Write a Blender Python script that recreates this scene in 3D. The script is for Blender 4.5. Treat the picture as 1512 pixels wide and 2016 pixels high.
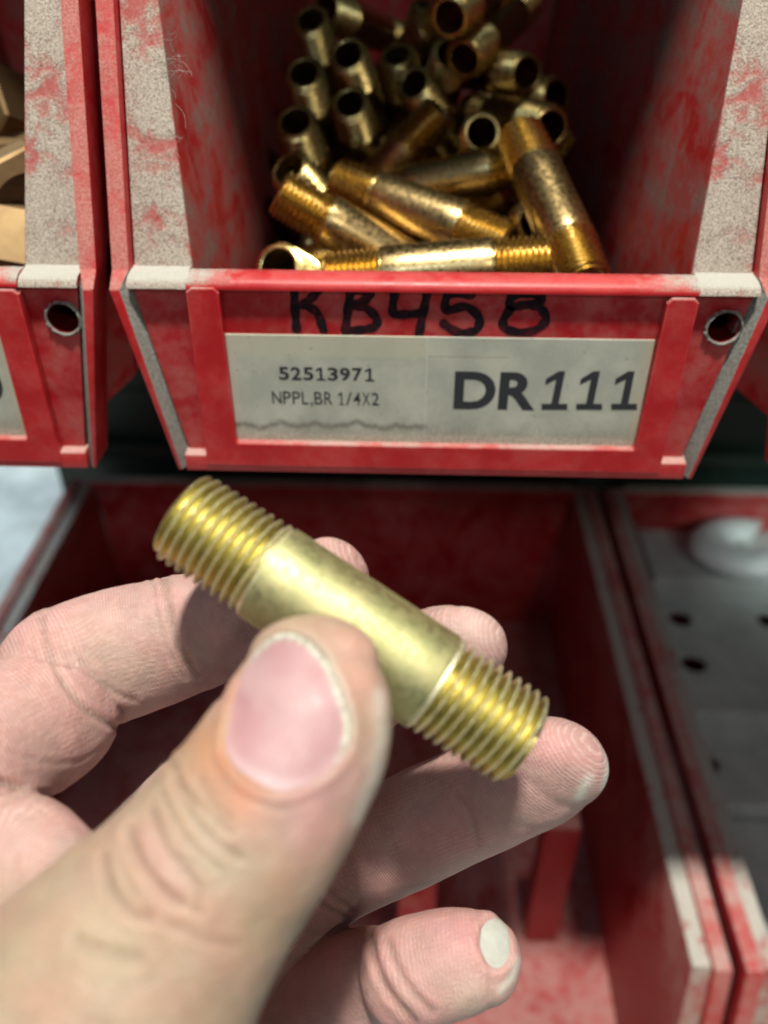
import bpy, bmesh, math, random
import numpy as np
from mathutils import Vector, Matrix, Euler
from mathutils.bvhtree import BVHTree

random.seed(7); rng = np.random.default_rng(7)
sc = bpy.context.scene
for o in list(bpy.data.objects): bpy.data.objects.remove(o)
col = sc.collection
MM = 0.001

# ------------------------------------------------------------------ camera
PITCH, YAW = 36.5, -1.9          # degrees: tilt below the horizon, turn to the left
FPX = 1700.0                     # focal length in pixels of the 1512 x 2016 frame
cam_d = bpy.data.cameras.new("camera"); cam = bpy.data.objects.new("camera", cam_d); col.objects.link(cam)
cam.rotation_euler = Euler((math.radians(90 - PITCH), 0.0, math.radians(-YAW)), 'XYZ')
cam_d.sensor_fit = 'VERTICAL'; cam_d.sensor_height = 7.2; cam_d.sensor_width = 5.4
cam_d.lens = FPX / 2016 * 7.2
cam_d.clip_start = 0.002; cam_d.clip_end = 20
cam_d.dof.use_dof = True; cam_d.dof.focus_distance = 0.152; cam_d.dof.aperture_fstop = cam_d.lens / 2.45
sc.camera = cam

# ------------------------------------------------------------------ light: a lamp high above the rack, dim hall around it
w = bpy.data.worlds.new("World"); sc.world = w; w.use_nodes = True
bg = w.node_tree.nodes["Background"]; bg.inputs[0].default_value = (0.85, 0.95, 1.0, 1); bg.inputs[1].default_value = 0.055

def lamp(name, loc, target, size, power, color):
    d = bpy.data.lights.new(name, 'AREA'); d.shape = 'RECTANGLE'; d.size, d.size_y = size; d.energy = power; d.color = color
    o = bpy.data.objects.new(name, d); col.objects.link(o); o.location = loc
    o.rotation_euler = (Vector(target) - Vector(loc)).to_track_quat('-Z', 'Y').to_euler()
    return o
T0 = Vector((0.0, 0.09, -0.09))
lamp("ceiling_lamp", T0 + Vector((0.05, -0.31, 1.82)), T0, (0.15, 0.10), 62, (1.0, 0.965, 0.87))
lamp("aisle_lamp", T0 + Vector((0.40, -1.25, 1.00)), T0, (0.16, 0.09), 2.6, (1.0, 0.95, 0.84))
lamp("aisle_lamp", T0 + Vector((-0.30, -1.30, 1.15)), T0, (0.18, 0.10), 2.4, (0.62, 0.80, 1.0))
lamp("far_aisle_lamp", Vector((-0.7, 1.9, 1.2)), Vector((-0.6, 1.1, -0.9)), (0.8, 0.3), 44, (0.80, 0.93, 1.0))

sd_ = bpy.data.lights.new("added_tray_spot", 'SPOT'); sd_.energy = 38; sd_.spot_size = math.radians(5.6); sd_.spot_blend = 0.7; sd_.shadow_soft_size = 0.03; sd_.color = (0.86, 1.0, 0.97)  # unseen spot added to brighten the clip in the lower right tray
so_ = bpy.data.objects.new("added_tray_spot", sd_); col.objects.link(so_); so_.location = (0.62, -0.50, 0.33); so_.rotation_euler = (Vector((0.268, 0.560, -0.425)) - so_.location).to_track_quat('-Z', 'Y').to_euler()

sc.view_settings.view_transform = 'Standard'; sc.view_settings.look = 'None'
sc.view_settings.exposure = 0.0; sc.view_settings.gamma = 1.0
sc.cycles.use_denoising = True
sc.cycles.max_bounces = 8; sc.cycles.diffuse_bounces = 4; sc.cycles.glossy_bounces = 4
sc.cycles.caustics_reflective = False; sc.cycles.sample_clamp_indirect = 4

# ------------------------------------------------------------------ helpers
_Rm = np.array(cam.rotation_euler.to_matrix())
CF, CR, CU = -_Rm[:, 2], _Rm[:, 0], _Rm[:, 1]
def ray(x, y): return CF + CR * ((x - 756) / FPX) - CU * ((y - 1008) / FPX)
def at(x, y, D): return ray(x, y) * D                       # mm, D along the view axis
def onY(x, y, Y): r = ray(x, y); return r * (Y / r[1])
def onZ(x, y, Z): r = ray(x, y); return r * (Z / r[2])
def proj(P):
    d = P @ CF
    return np.stack([756 + FPX * (P @ CR) / d, 1008 - FPX * (P @ CU) / d], -1)

def empty(name, label, cat, loc=(0, 0, 0), rot=(0, 0, 0), group=None):
    o = bpy.data.objects.new(name, None); col.objects.link(o); o.empty_display_size = 0.01
    o.location = Vector(loc) * MM; o.rotation_euler = rot; o["label"] = label; o["category"] = cat
    if group: o["group"] = group
    return o
def link(name, me, mat, parent=None, smooth=35):
    o = bpy.data.objects.new(name, me); col.objects.link(o)
    if mat is not None and not me.materials: me.materials.append(mat)
    if parent: o.parent = parent
    if smooth is not None:
        me.shade_smooth()
        if smooth < 180: me.set_sharp_from_angle(angle=math.radians(smooth))
    return o
def from_np(name, V, F):
    me = bpy.data.meshes.new(name); me.from_pydata((np.asarray(V) * MM).tolist(), [], [list(map(int, f)) for f in F]); me.update(); return me
def bm_mesh(name, bm, bevel=0.0, seg=2):
    bmesh.ops.remove_doubles(bm, verts=bm.verts, dist=1e-5); bmesh.ops.recalc_face_normals(bm, faces=bm.faces)
    if bevel > 0:
        es = [e for e in bm.edges if len(e.link_faces) == 2 and e.calc_face_angle(0) > 0.35]
        bmesh.ops.bevel(bm, geom=es, offset=bevel, segments=seg, profile=0.6, affect='EDGES', clamp_overlap=True)
    for v in bm.verts: v.co *= MM
    me = bpy.data.meshes.new(name); bm.to_mesh(me); bm.free(); return me
def hexa(bm, pts):          # 8 points: bottom 4 (loop), top 4 (loop)
    v = [bm.verts.new(p) for p in pts]
    for f in ((0,3,2,1),(4,5,6,7),(0,1,5,4),(1,2,6,5),(2,3,7,6),(3,0,4,7)): bm.faces.new([v[i] for i in f])
def box(bm, x0, x1, y0, y1, z0, z1): hexa(bm, [(x0,y0,z0),(x1,y0,z0),(x1,y1,z0),(x0,y1,z0),(x0,y0,z1),(x1,y0,z1),(x1,y1,z1),(x0,y1,z1)])
def prism(bm, poly, a, b, f):   # polygon extruded from a to b; f(u, v, t) -> xyz
    A = [bm.verts.new(f(u, v, a)) for u, v in poly]; B = [bm.verts.new(f(u, v, b)) for u, v in poly]; n = len(poly)
    bm.faces.new(A[::-1]); bm.faces.new(B)
    for i in range(n): bm.faces.new((A[i], A[(i+1) % n], B[(i+1) % n], B[i]))
def curve_mesh(name, loops, extrude, bevel=0.0, res=12):
    cu = bpy.data.curves.new(name, 'CURVE'); cu.dimensions = '2D'; cu.fill_mode = 'BOTH'
    for lp in loops:
        s = cu.splines.new('POLY'); s.points.add(len(lp) - 1); s.use_cyclic_u = True
        for p, q in zip(s.points, lp): p.co = (q[0], q[1], 0, 1)
    cu.extrude = extrude; cu.bevel_depth = bevel; cu.bevel_resolution = 1
    o = bpy.data.objects.new(name, cu); col.objects.link(o); dg = bpy.context.evaluated_depsgraph_get()
    me = bpy.data.meshes.new_from_object(o.evaluated_get(dg)); bpy.data.objects.remove(o); return me
def text_mesh(txt, offset=0.0, shear=0.0, spacing=1.0):
    cu = bpy.data.curves.new("text", 'FONT'); cu.body = txt; cu.offset = offset; cu.shear = shear; cu.space_character = spacing
    cu.size = 1; cu.extrude = 0.0; cu.resolution_u = 6
    o = bpy.data.objects.new("text", cu); col.objects.link(o); dg = bpy.context.evaluated_depsgraph_get()
    me = bpy.data.meshes.new_from_object(o.evaluated_get(dg)); bpy.data.objects.remove(o); return me
def verts_np(me):
    a = np.empty(len(me.vertices) * 3); me.vertices.foreach_get("co", a); return a.reshape(-1, 3)
def set_verts(me, V): me.vertices.foreach_set("co", np.asarray(V, float).ravel()); me.update()
def circle(cx, cy, r, n=28): return [(cx + r * math.cos(2*math.pi*i/n), cy + r * math.sin(2*math.pi*i/n)) for i in range(n)]

# ------------------------------------------------------------------ materials
class NT:
    def __init__(s, name):
        s.m = bpy.data.materials.new(name); s.m.use_nodes = True; s.t = s.m.node_tree; s.t.nodes.clear()
        s.out = s.t.nodes.new("ShaderNodeOutputMaterial"); s.b = s.t.nodes.new("ShaderNodeBsdfPrincipled"); s.lk(s.b.outputs[0], s.out.inputs[0])
    def n(s, typ, **kw):
        nd = s.t.nodes.new("ShaderNode" + typ)
        for k, v in kw.items(): setattr(nd, k, v)
        return nd
    def lk(s, a, b): s.t.links.new(a, b)
    def put(s, sock, v):
        if hasattr(v, "is_output"): s.lk(v, sock)
        else: sock.default_value = v if not (isinstance(v, tuple) and len(v) == 3 and sock.type == 'RGBA') else (*v, 1)
    def obj(s, scale=(1000, 1000, 1000)):
        tc = s.n("TexCoord"); mp = s.n("Mapping"); s.lk(tc.outputs["Object"], mp.inputs[0]); mp.inputs["Scale"].default_value = scale; return mp.outputs[0]
    def noise(s, vec, scale, detail=3, rough=0.55, dist=0.0):
        nd = s.n("TexNoise"); s.lk(vec, nd.inputs["Vector"]); nd.inputs["Scale"].default_value = scale; nd.inputs["Detail"].default_value = detail
        nd.inputs["Roughness"].default_value = rough; nd.inputs["Distortion"].default_value = dist; return nd.outputs["Fac"]
    def math(s, op, a, b=0.0, c=None, clamp=False):
        nd = s.n("Math", operation=op, use_clamp=clamp); s.put(nd.inputs[0], a); s.put(nd.inputs[1], b)
        if c is not None: s.put(nd.inputs[2], c)
        return nd.outputs[0]
    def ramp(s, fac, a, b, lo=0.0, hi=1.0):
        nd = s.n("MapRange", clamp=True, interpolation_type='SMOOTHSTEP'); s.put(nd.inputs[0], fac); s.put(nd.inputs[1], a); s.put(nd.inputs[2], b); s.put(nd.inputs[3], lo); s.put(nd.inputs[4], hi); return nd.outputs[0]
    def mix(s, f, a, b, mode='MIX'):
        nd = s.n("Mix", data_type='RGBA', blend_type=mode); s.put(nd.inputs[0], f); s.put(nd.inputs[6], a); s.put(nd.inputs[7], b); return nd.outputs[2]
    def bump(s, h, strength, dist, prev=None):
        nd = s.n("Bump"); nd.inputs["Strength"].default_value = strength; nd.inputs["Distance"].default_value = dist; s.lk(h, nd.inputs["Height"])
        if prev is not None: s.lk(prev, nd.inputs["Normal"])
        return nd.outputs[0]
    def set(s, **kw):
        for k, v in kw.items(): s.put(s.b.inputs[k.replace("_", " ")], v)
        return s.m

def red_plastic(name, film=0.15, settle=1.0, streak=0.0, base=(0.36, 0.009, 0.014), grain=1.0, tone=1.0, ends=False, lean=0.40):
    """red moulded plastic with a film of dust and dust settled on whatever faces up"""
    t = NT(name); v = t.obj()
    big = t.noise(v, 0.055, 4, 0.6, 0.6); mid = t.noise(v, 0.30, 4, 0.6); fine = t.noise(v, 2.3, 5, 0.75); spec = t.noise(v, 3.6, 2, 0.6)
    geo = t.n("NewGeometry"); sp = t.n("SeparateXYZ"); t.lk(geo.outputs["Normal"], sp.inputs[0]); nz = sp.outputs["Z"]
    up = t.ramp(nz, 0.04, lean)
    patch = t.ramp(t.math('ADD', t.math('MULTIPLY', big, 0.75), t.math('MULTIPLY', mid, 0.35)), 0.41, 0.60, 0.22, 1.0)
    a = t.math('MULTIPLY', up, t.math('MULTIPLY', patch, settle))
    a = t.math('ADD', a, t.math('MULTIPLY', t.math('MULTIPLY', t.ramp(nz, 0.70, 0.98), 0.55 * settle), t.ramp(mid, 0.30, 0.52, 0.35, 1.0)))
    if ends:
        sx = t.n("SeparateXYZ"); t.lk(v, sx.inputs[0]); ax = t.math('ABSOLUTE', sx.outputs["X"])
        a = t.math('ADD', a, t.math('MULTIPLY', t.math('MULTIPLY', t.ramp(nz, 0.2, 0.8), t.ramp(t.math('ADD', ax, t.math('MULTIPLY', mid, 22.0)), 52.0, 68.0)), 0.85))
    f = t.math('MULTIPLY', t.ramp(t.math('ADD', t.math('MULTIPLY', big, 0.6), t.math('MULTIPLY', mid, 0.5)), 0.42, 0.72), film * 2.0)
    a = t.math('ADD', a, f)
    if streak > 0:
        vs = t.obj((1000, 220, 1000)); st = t.noise(vs, 0.10, 3, 0.55, 0.25); a = t.math('ADD', a, t.math('MULTIPLY', t.ramp(st, 0.42, 0.66), streak))
    a = t.math('MULTIPLY', a, t.ramp(fine, 0.25, 0.55, 0.72, 1.08))
    a = t.math('ADD', a, t.ramp(spec, 0.70, 0.76, 0, 0.30), clamp=True)
    dustc = t.mix(t.ramp(fine, 0.30, 0.70), tuple(c * tone for c in (0.27, 0.225, 0.185)), tuple(c * tone for c in (0.62, 0.545, 0.465)))
    dustc = t.mix(t.ramp(nz, 0.6, 0.95, 0, 0.75), dustc, tuple(c * tone for c in (0.50, 0.50, 0.45)))
    redc = t.mix(t.ramp(big, 0.3, 0.7), base, tuple(c * 1.25 for c in base))
    b1 = t.bump(t.math('MULTIPLY', fine, a), 0.55 * grain, 0.00040); b2 = t.bump(t.math('MULTIPLY', spec, a), 0.6 * grain, 0.0003, b1)
    return t.set(Base_Color=t.mix(a, redc, dustc), Roughness=t.ramp(a, 0.0, 0.5, 0.36, 0.95), Normal=b2, Specular_IOR_Level=t.ramp(a, 0, 0.6, 0.35, 0.05))
M_red = red_plastic("red_plastic_dusty", film=0.09)
M_flange = red_plastic("red_plastic_flange", film=0.06, settle=1.0, grain=1.0)
M_inner = red_plastic("red_plastic_inside", film=0.22, settle=0.6, streak=0.30, tone=0.55, base=(0.46, 0.012, 0.015), grain=0.12)
M_clean = red_plastic("red_plastic_rubbed", film=0.05, settle=0.35, base=(0.44, 0.012, 0.016))
M_lip = red_plastic("red_plastic_lip", film=0.01, settle=0.07, ends=True, base=(0.44, 0.014, 0.018))
M_bore_shade = red_plastic("red_plastic_bore_shaded", film=0.0, settle=0.0, base=(0.09, 0.004, 0.005))  # darker than the other reds: the shade inside the hole is painted in
M_lowin = red_plastic("red_plastic_lower_inside", film=0.04, settle=0.20, base=(0.32, 0.009, 0.013))
M_low = red_plastic("red_plastic_lower", film=0.10, settle=0.8, base=(0.34, 0.010, 0.014))

def dust_mat(name, c0=(0.26, 0.25, 0.215), c1=(0.54, 0.54, 0.49)):
    t = NT(name); v = t.obj(); a = t.noise(v, 1.6, 4, 0.7); b = t.noise(v, 5.0, 2)
    return t.set(Base_Color=t.mix(t.ramp(a, 0.3, 0.65), c0, c1), Roughness=1.0, Specular_IOR_Level=0.05, Normal=t.bump(b, 0.8, 0.0005, t.bump(a, 0.9, 0.0010)))
M_dust = dust_mat("settled_dust")

def brass(name, rough, base, patina=0.5, crest=None):
    t = NT(name); v = t.obj(); a = t.noise(v, 0.16, 4, 0.6, 0.5); b = t.noise(v, 0.9, 4, 0.65); c = t.noise(t.obj((300, 300, 3500)), 0.5, 2)
    colr = t.mix(t.ramp(a, 0.35, 0.7, 0, patina), base, tuple(x * y for x, y in zip(base, (0.70, 0.80, 0.72))))
    colr = t.mix(t.ramp(b, 0.58, 0.74, 0, patina * 0.8), colr, (0.28, 0.25, 0.10))
    r = t.math('ADD', t.ramp(b, 0.3, 0.7, rough - 0.07, rough + 0.10), t.math('MULTIPLY', c, 0.05))
    if crest:            # thread tops worn pale and dull
        sp = t.n("SeparateXYZ"); t.lk(v, sp.inputs[0]); rad = t.math('SQRT', t.math('ADD', t.math('POWER', sp.outputs[0], 2.0), t.math('POWER', sp.outputs[1], 2.0)))
        wn = t.ramp(t.math('ADD', rad, t.math('MULTIPLY', t.math('ABSOLUTE', sp.outputs[2]), 0.02)), 6.45, 6.95); colr = t.mix(t.math('MULTIPLY', wn, 0.9), colr, crest); r = t.math('ADD', r, t.math('MULTIPLY', wn, 0.22))
    return t.set(Base_Color=colr, Metallic=1.0, Roughness=r, Normal=t.bump(c, 0.10, 0.0002, t.bump(b, 0.12, 0.0003)))
M_barrel = brass("brass_barrel", 0.56, (0.60, 0.545, 0.285), 0.75)
M_thread = brass("brass_thread", 0.33, (0.70, 0.615, 0.27), 0.35, (0.90, 0.86, 0.62))
M_oldbrass = brass("brass_heap", 0.27, (0.56, 0.40, 0.18), 0.10)
M_oldthread = brass("brass_heap_thread", 0.24, (0.68, 0.50, 0.19), 0.08)

def fitting_brass():
    t = NT("fitting_brass"); v = t.obj(); a = t.noise(v, 0.10, 3); return t.set(Base_Color=t.mix(t.ramp(a, 0.3, 0.7), (0.24, 0.155, 0.075), (0.34, 0.23, 0.11)), Metallic=0.75, Roughness=0.55)
M_fit = fitting_brass()
def plain(name, c, rough=0.5, metal=0.0, var=0.25, scale=0.2, bump=0.2):
    t = NT(name); v = t.obj(); a = t.noise(v, scale, 4, 0.6); b = t.noise(v, scale * 9, 3)
    return t.set(Base_Color=t.mix(t.ramp(a, 0.3, 0.7), tuple(x * (1 - var) for x in c), tuple(min(1, x * (1 + var)) for x in c)), Roughness=t.ramp(b, 0.3, 0.7, max(rough - 0.1, 0), min(rough + 0.1, 1)), Metallic=metal, Normal=t.bump(b, bump, 0.0004))
M_green = plain("dark_green_paint", (0.012, 0.030, 0.022), 0.5)
M_steel = plain("grey_steel", (0.50, 0.54, 0.51), 0.6, 0.0, 0.15, 0.05)
M_black = plain("black_hole", (0.01, 0.01, 0.012), 0.8)
M_white = plain("white_plastic", (0.84, 0.90, 0.88), 0.3, 0.0, 0.05)
M_conc = plain("pale_concrete", (0.62, 0.66, 0.64), 0.9, 0.0, 0.22, 0.012)
M_ink = plain("black_print", (0.022, 0.024, 0.030), 0.7, 0, 0.3, 2.0)
t = NT("black_marker"); v = t.obj(); a_ = t.noise(v, 0.7, 4, 0.7); b_ = t.noise(v, 0.16, 3)
M_marker = t.set(Base_Color=t.mix(t.ramp(t.math('ADD', t.math('MULTIPLY', a_, 0.6), t.math('MULTIPLY', b_, 0.5)), 0.50, 0.74, 0, 0.55), (0.009, 0.006, 0.009), (0.13, 0.012, 0.016)), Roughness=0.8, Specular_IOR_Level=0.12)
M_shade_shelf = plain("shade_shelf_steel", (0.10, 0.11, 0.11), 0.6)

def label_mat():
    t = NT("label_paper"); v = t.obj(); sp = t.n("SeparateXYZ"); t.lk(v, sp.inputs[0]); X, Z = sp.outputs[0], sp.outputs[2]
    big = t.noise(v, 0.10, 4, 0.6); fine = t.noise(v, 1.3, 4, 0.65); spk = t.noise(v, 0.75, 2, 0.5)
    c = t.mix(t.ramp(big, 0.35, 0.7), (0.40, 0.41, 0.345), (0.53, 0.53, 0.44))
    yel = t.math('MULTIPLY', t.ramp(Z, -88.0, -87.4), t.ramp(X, -2.2, -2.6)); c = t.mix(t.math('MULTIPLY', yel, 0.6), c, (0.52, 0.49, 0.36))
    band = t.math('MULTIPLY', t.ramp(Z, -107.4, -108.6), 0.8); c = t.mix(band, c, (0.62, 0.60, 0.50))
    side = t.ramp(X, 44.0, 47.0); c = t.mix(t.math('MULTIPLY', side, 0.7), c, (0.50, 0.45, 0.33))
    lft = t.ramp(X, -44.5, -47.5); c = t.mix(t.math('MULTIPLY', lft, 0.6), c, (0.55, 0.53, 0.43))
    wv = t.noise(t.obj((1000, 0, 0)), 0.13, 3, 0.5); zz = t.math('ADD', t.math('MULTIPLY', wv, 7.0), -109.2)
    dl = t.math('ABSOLUTE', t.math('SUBTRACT', Z, zz)); ln = t.math('MULTIPLY', t.ramp(t.math('ADD', dl, t.math('MULTIPLY', fine, 0.9)), 1.9, 0.35), t.math('MULTIPLY', t.ramp(X, -1.6, -2.2), t.ramp(fine, 0.3, 0.6, 0.35, 1.0)))
    c = t.mix(t.math('MULTIPLY', ln, 0.85), c, (0.09, 0.085, 0.065))
    seam = t.math('MULTIPLY', t.ramp(t.math('ABSOLUTE', t.math('ADD', X, 2.4)), 0.32, 0.08), 0.45); c = t.mix(seam, c, (0.60, 0.62, 0.55))
    l2 = t.math('MULTIPLY', t.ramp(t.math('ABSOLUTE', t.math('ADD', Z, 87.3)), 0.22, 0.06), t.math('MULTIPLY', t.ramp(X, 16.5, 15.5), t.ramp(X, -2.4, -2.0))); c = t.mix(t.math('MULTIPLY', l2, 0.6), c, (0.30, 0.25, 0.16))
    gr = t.math('MULTIPLY', t.ramp(t.math('ADD', Z, t.math('MULTIPLY', big, 10.0)), -97.0, -106.0), t.ramp(fine, 0.38, 0.62, 0.12, 0.72)); c = t.mix(gr, c, (0.22, 0.20, 0.145))
    c = t.mix(t.ramp(spk, 0.66, 0.74, 0, 0.55), c, (0.16, 0.15, 0.12))
    c = t.mix(t.ramp(fine, 0.55, 0.75, 0, 0.25), c, (0.62, 0.60, 0.52))
    return t.set(Base_Color=c, Roughness=0.55, Normal=t.bump(fine, 0.25, 0.0002))
M_label = label_mat()

# ------------------------------------------------------------------ the place behind: rack panel, unseen board added overhead for shade, floor
def struct(o, kind="structure"): o["kind"] = kind; return o
bm = bmesh.new(); box(bm, -1500, 1500, -900, 3500, -960, -900); struct(link("floor", bm_mesh("floor", bm), M_conc))
rack = empty("rack_panel", "dark green steel rack panel standing behind the rows of red bins", "rack panel", (0, 562, 0))
bm = bmesh.new(); box(bm, -278, 900, 0, 3, -700, 700); link("sheet", bm_mesh("sheet", bm), M_green, rack)
for i in range(18):
    bm = bmesh.new(); zz = -680 + i * 62
    prism(bm, [(-1, zz), (-9, zz + 8), (-9, zz + 20), (-7, zz + 20), (-7, zz + 9), (-1, zz + 3)], -274, 896, lambda u, v, t_: (t_, u, v))
    link("louvre", bm_mesh("louvre", bm), M_green, rack)
bm = bmesh.new(); box(bm, -420, 720, 128, 558, 408, 416); box(bm, -420, 720, 126, 128.5, 392, 416.5); struct(link("shade_shelf", bm_mesh("shade_shelf", bm, 0.5), M_shade_shelf))  # out of view, added and placed to shade the inside of the bins

# ------------------------------------------------------------------ upper row of bins
XC = 6.2; YF = 177.0
TAN = math.tan(math.radians(22))
def upper_bin(label):
    R = empty("storage_bin", label, "storage bin", (XC, YF, 0), group="red plastic bins hung side by side in the upper row")
    zt, yt = 8.0, 5.5 + 77.6 * TAN; L = 276
    for s in (-1, 1):            # hollow side walls: the front edge leans back and carries the dust
        bm = bmesh.new()
        def q(x, y, z): return (s * x, y, z)
        prof = [(44, -117.5), (44, -71.6), (5.5, -69.6), (yt, zt), (L, zt), (L, -117.5)]
        I = lambda z: 49.5 + (z + 117.5) * 0.098; O = lambda z: 59.8 + (z + 117.5) * 0.15
        O2 = lambda z: 67.1 if z > -69.7 else O(z)
        I2 = lambda z: 54.3 if z > -69.7 and z < 0 else I(z)
        A = [bm.verts.new(q(I2(z), 5.4 if y == 44 else y, z)) for y, z in prof]; B = [bm.verts.new(q(O2(z), y, z)) for y, z in prof]
        bm.faces.new(A); bm.faces.new(B[::-1])
        for i in range(6): bm.faces.new((A[i], B[i], B[(i+1) % 6], A[(i+1) % 6]))
        o = link("side_wall", bm_mesh("side_wall", bm, 0.5), M_flange, R)
        o.data.materials.append(M_inner)
        for p in o.data.polygons:
            if abs(p.normal.x) > 0.9 and abs(p.center.x) < 63 * MM: p.material_index = 1
        # raised outer rim: up the leaning edge, then down and inward round the front
        bm = bmesh.new()
        P = [(71.2, 67.3, yt, zt), (71.2, 67.3, 5.2, -69.0), (71.2, 67.4, 2.6, -72.0), (62.6, 60.2, 2.6, -118.2)]
        rows = []
        for i, (xo, xi, y, z) in enumerate(P):
            f = -4.1 if i >= 2 else -2.6
            ww = 1.5 if i >= 2 else 0.15
            rows.append([bm.verts.new(q(xo, y + f, z)), bm.verts.new(q(xi + ww, y + f, z)), bm.verts.new(q(xi - (0.9 if i >= 2 else 0), y + 0.3, z)), bm.verts.new(q(xi - (0.9 if i >= 2 else 0), y + 6, z)), bm.verts.new(q(xo, y + 6, z))])
        for a, b in zip(rows, rows[1:]):
            for k in range(5): bm.faces.new((a[k], a[(k+1) % 5], b[(k+1) % 5], b[k]))
        bm.faces.new(rows[0]); bm.faces.new(rows[-1])
        o = link("outer_rim", bm_mesh("outer_rim", bm, 0.35), M_clean, R, 40)
        o.data.materials.append(M_dust)
        for p in o.data.polygons:
            c = p.center / MM
            if c.z < -70 and p.normal.x * s < -0.35 and p.normal.y < -0.2: p.material_index = 1
    bm = bmesh.new(); box(bm, -49.7, 49.7, 3.0, L, -117.4, -115); link("base", bm_mesh("base", bm), M_inner, R)
    bm = bmesh.new(); hexa(bm, [(-49.4, L - 3, -115), (49.4, L - 3, -115), (49.4, L - .2, -115), (-49.4, L - .2, -115), (-60, L - 3, 7.5), (60, L - 3, 7.5), (60, L - .2, 7.5), (-60, L - .2, 7.5)]); link("back_panel", bm_mesh("back_panel", bm), M_inner, R)
    # front: web with a hole near its right end, central panel, label frame, lip, bottom rim
    loops = [[(-67.2, -70.2), (67.2, -70.2), (59.6, -115.5), (-59.6, -115.5)], circle(62.2, -79.8, 3.7)]
    me = curve_mesh("front_web", loops, 1.0); V = verts_np(me); V = np.stack([V[:, 0], V[:, 2] + 2.2, V[:, 1]], -1); set_verts(me, V * MM); me.flip_normals(); me.validate()
    link("front_web", me, M_red, R, 30)
    bm = bmesh.new(); ring = []
    for i in range(40):
        a = 2 * math.pi * i / 40; rr = 4.05 + 0.16 * rng.standard_normal(); yy = 0.35 + 0.12 * rng.standard_normal()
        cs, sn = math.cos(a), math.sin(a)
        ring.append([bm.verts.new((62.2 + r_ * cs, y_, -79.8 + r_ * sn)) for r_, y_ in ((3.55, 42.0), (3.55, 0.9), (3.7, yy), (rr, yy + .2), (rr + .2, 1.3))])
    for i in range(40):
        a, b = ring[i], ring[(i + 1) % 40]
        for k in range(4): bm.faces.new((a[k], a[k+1], b[k+1], b[k]))
    o = link("hole_rim", bm_mesh("hole_rim", bm), M_dust, R); o.data.materials.append(M_bore_shade)
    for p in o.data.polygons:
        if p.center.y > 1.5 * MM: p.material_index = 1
    bm = bmesh.new(); box(bm, -48.4, 48.4, 0.4, 3.4, -111.5, -70.4); link("front_panel", bm_mesh("front_panel", bm), M_red, R)
    fr = [(-54.2, -72.4), (-53.2, -71.6), (-48.6, -71.6), (-47.8, -72.6), (-47.8, -109.7), (-47.2, -110.4), (47.2, -110.4), (47.8, -109.7), (48.4, -73.6), (49.2, -72.6), (53.6, -72.6), (54.4, -73.4), (54.2, -116.2), (-55.0, -116.2)]
    me = curve_mesh("label_frame", [fr], 1.25, 0.35); V = verts_np(me); V = np.stack([V[:, 0], V[:, 2] - 0.25, V[:, 1]], -1); set_verts(me, V * MM); me.flip_normals()
    link("label_frame", me, M_clean, R, 30)
    bm = bmesh.new()
    prism(bm, [(-1.2, -71.9), (-1.3, -71.3), (-0.7, -70.3), (0.6, -69.6), (2.2, -69.3), (4.6, -69.4), (5.2, -70.0), (5.2, -116), (3.3, -116), (3.3, -71.9)], -54.6, 54.6, lambda u, v, t_: (t_, u, v))
    o = link("front_lip", bm_mesh("front_lip", bm), M_lip, R, 50)
    for s in (-1, 1):
        bm = bmesh.new()
        prism(bm, [(-0.9, -71.9), (-0.6, -70.9), (0.8, -70.0), (6.2, -69.2), (6.4, -70.5), (3.4, -71.9)], s * 54.7, s * 67.5, lambda u, v, t_: (t_, u, v))
        link("corner_ledge", bm_mesh("corner_ledge", bm), M_red, R, 50)
    bm = bmesh.new(); prism(bm, [(-1.45, -118.3), (-1.45, -113.9), (1.3, -113.6), (5, -113.6), (5, -118.3)], -60.6, 60.6, lambda u, v, t_: (t_, u, v)); link("bottom_rim", bm_mesh("bottom_rim", bm, 0.3), M_clean, R)
    return R
def copy_tree(o, parent=None):
    c = o.copy(); col.objects.link(c)
    if parent: c.parent = parent
    for ch in o.children: copy_tree(ch, c)
    return c

bin_main = upper_bin("middle red bin of the upper row, marked KB458 and full of brass nipples")
bin_left = copy_tree(bin_main); bin_left.location.x = (XC - 145.8) * MM; bin_left["label"] = "red bin at the left edge, holding large brass fittings, 0 on its label"
bin_right = copy_tree(bin_main); bin_right.location.x = (XC + 145.8) * MM; bin_right["label"] = "red bin at the far right edge of the upper row, only its dark flank showing"

def on_front(px, py, yy=0.0):
    p = onY(px, py, YF + yy); return (p[0] - XC, p[2])
def flat_text(name, txt, box_px, y, mat, parent, offset=0.0, shear=0.0, spacing=1.0):
    me = text_mesh(txt, offset, shear, spacing); V = verts_np(me)
    (x0, z1), (x1, z0) = on_front(box_px[0], box_px[1], y), on_front(box_px[2], box_px[3], y)
    mn, mx = V[:, :2].min(0), V[:, :2].max(0); U = (V[:, :2] - mn) / (mx - mn)
    X = x0 + U[:, 0] * (x1 - x0); Z = z0 + U[:, 1] * (z1 - z0)
    set_verts(me, np.stack([X, np.full(len(X), y), Z], -1) * MM)
    if me.polygons and me.polygons[0].normal.y > 0: me.flip_normals()
    return link(name, me, mat, parent, None)

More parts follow.
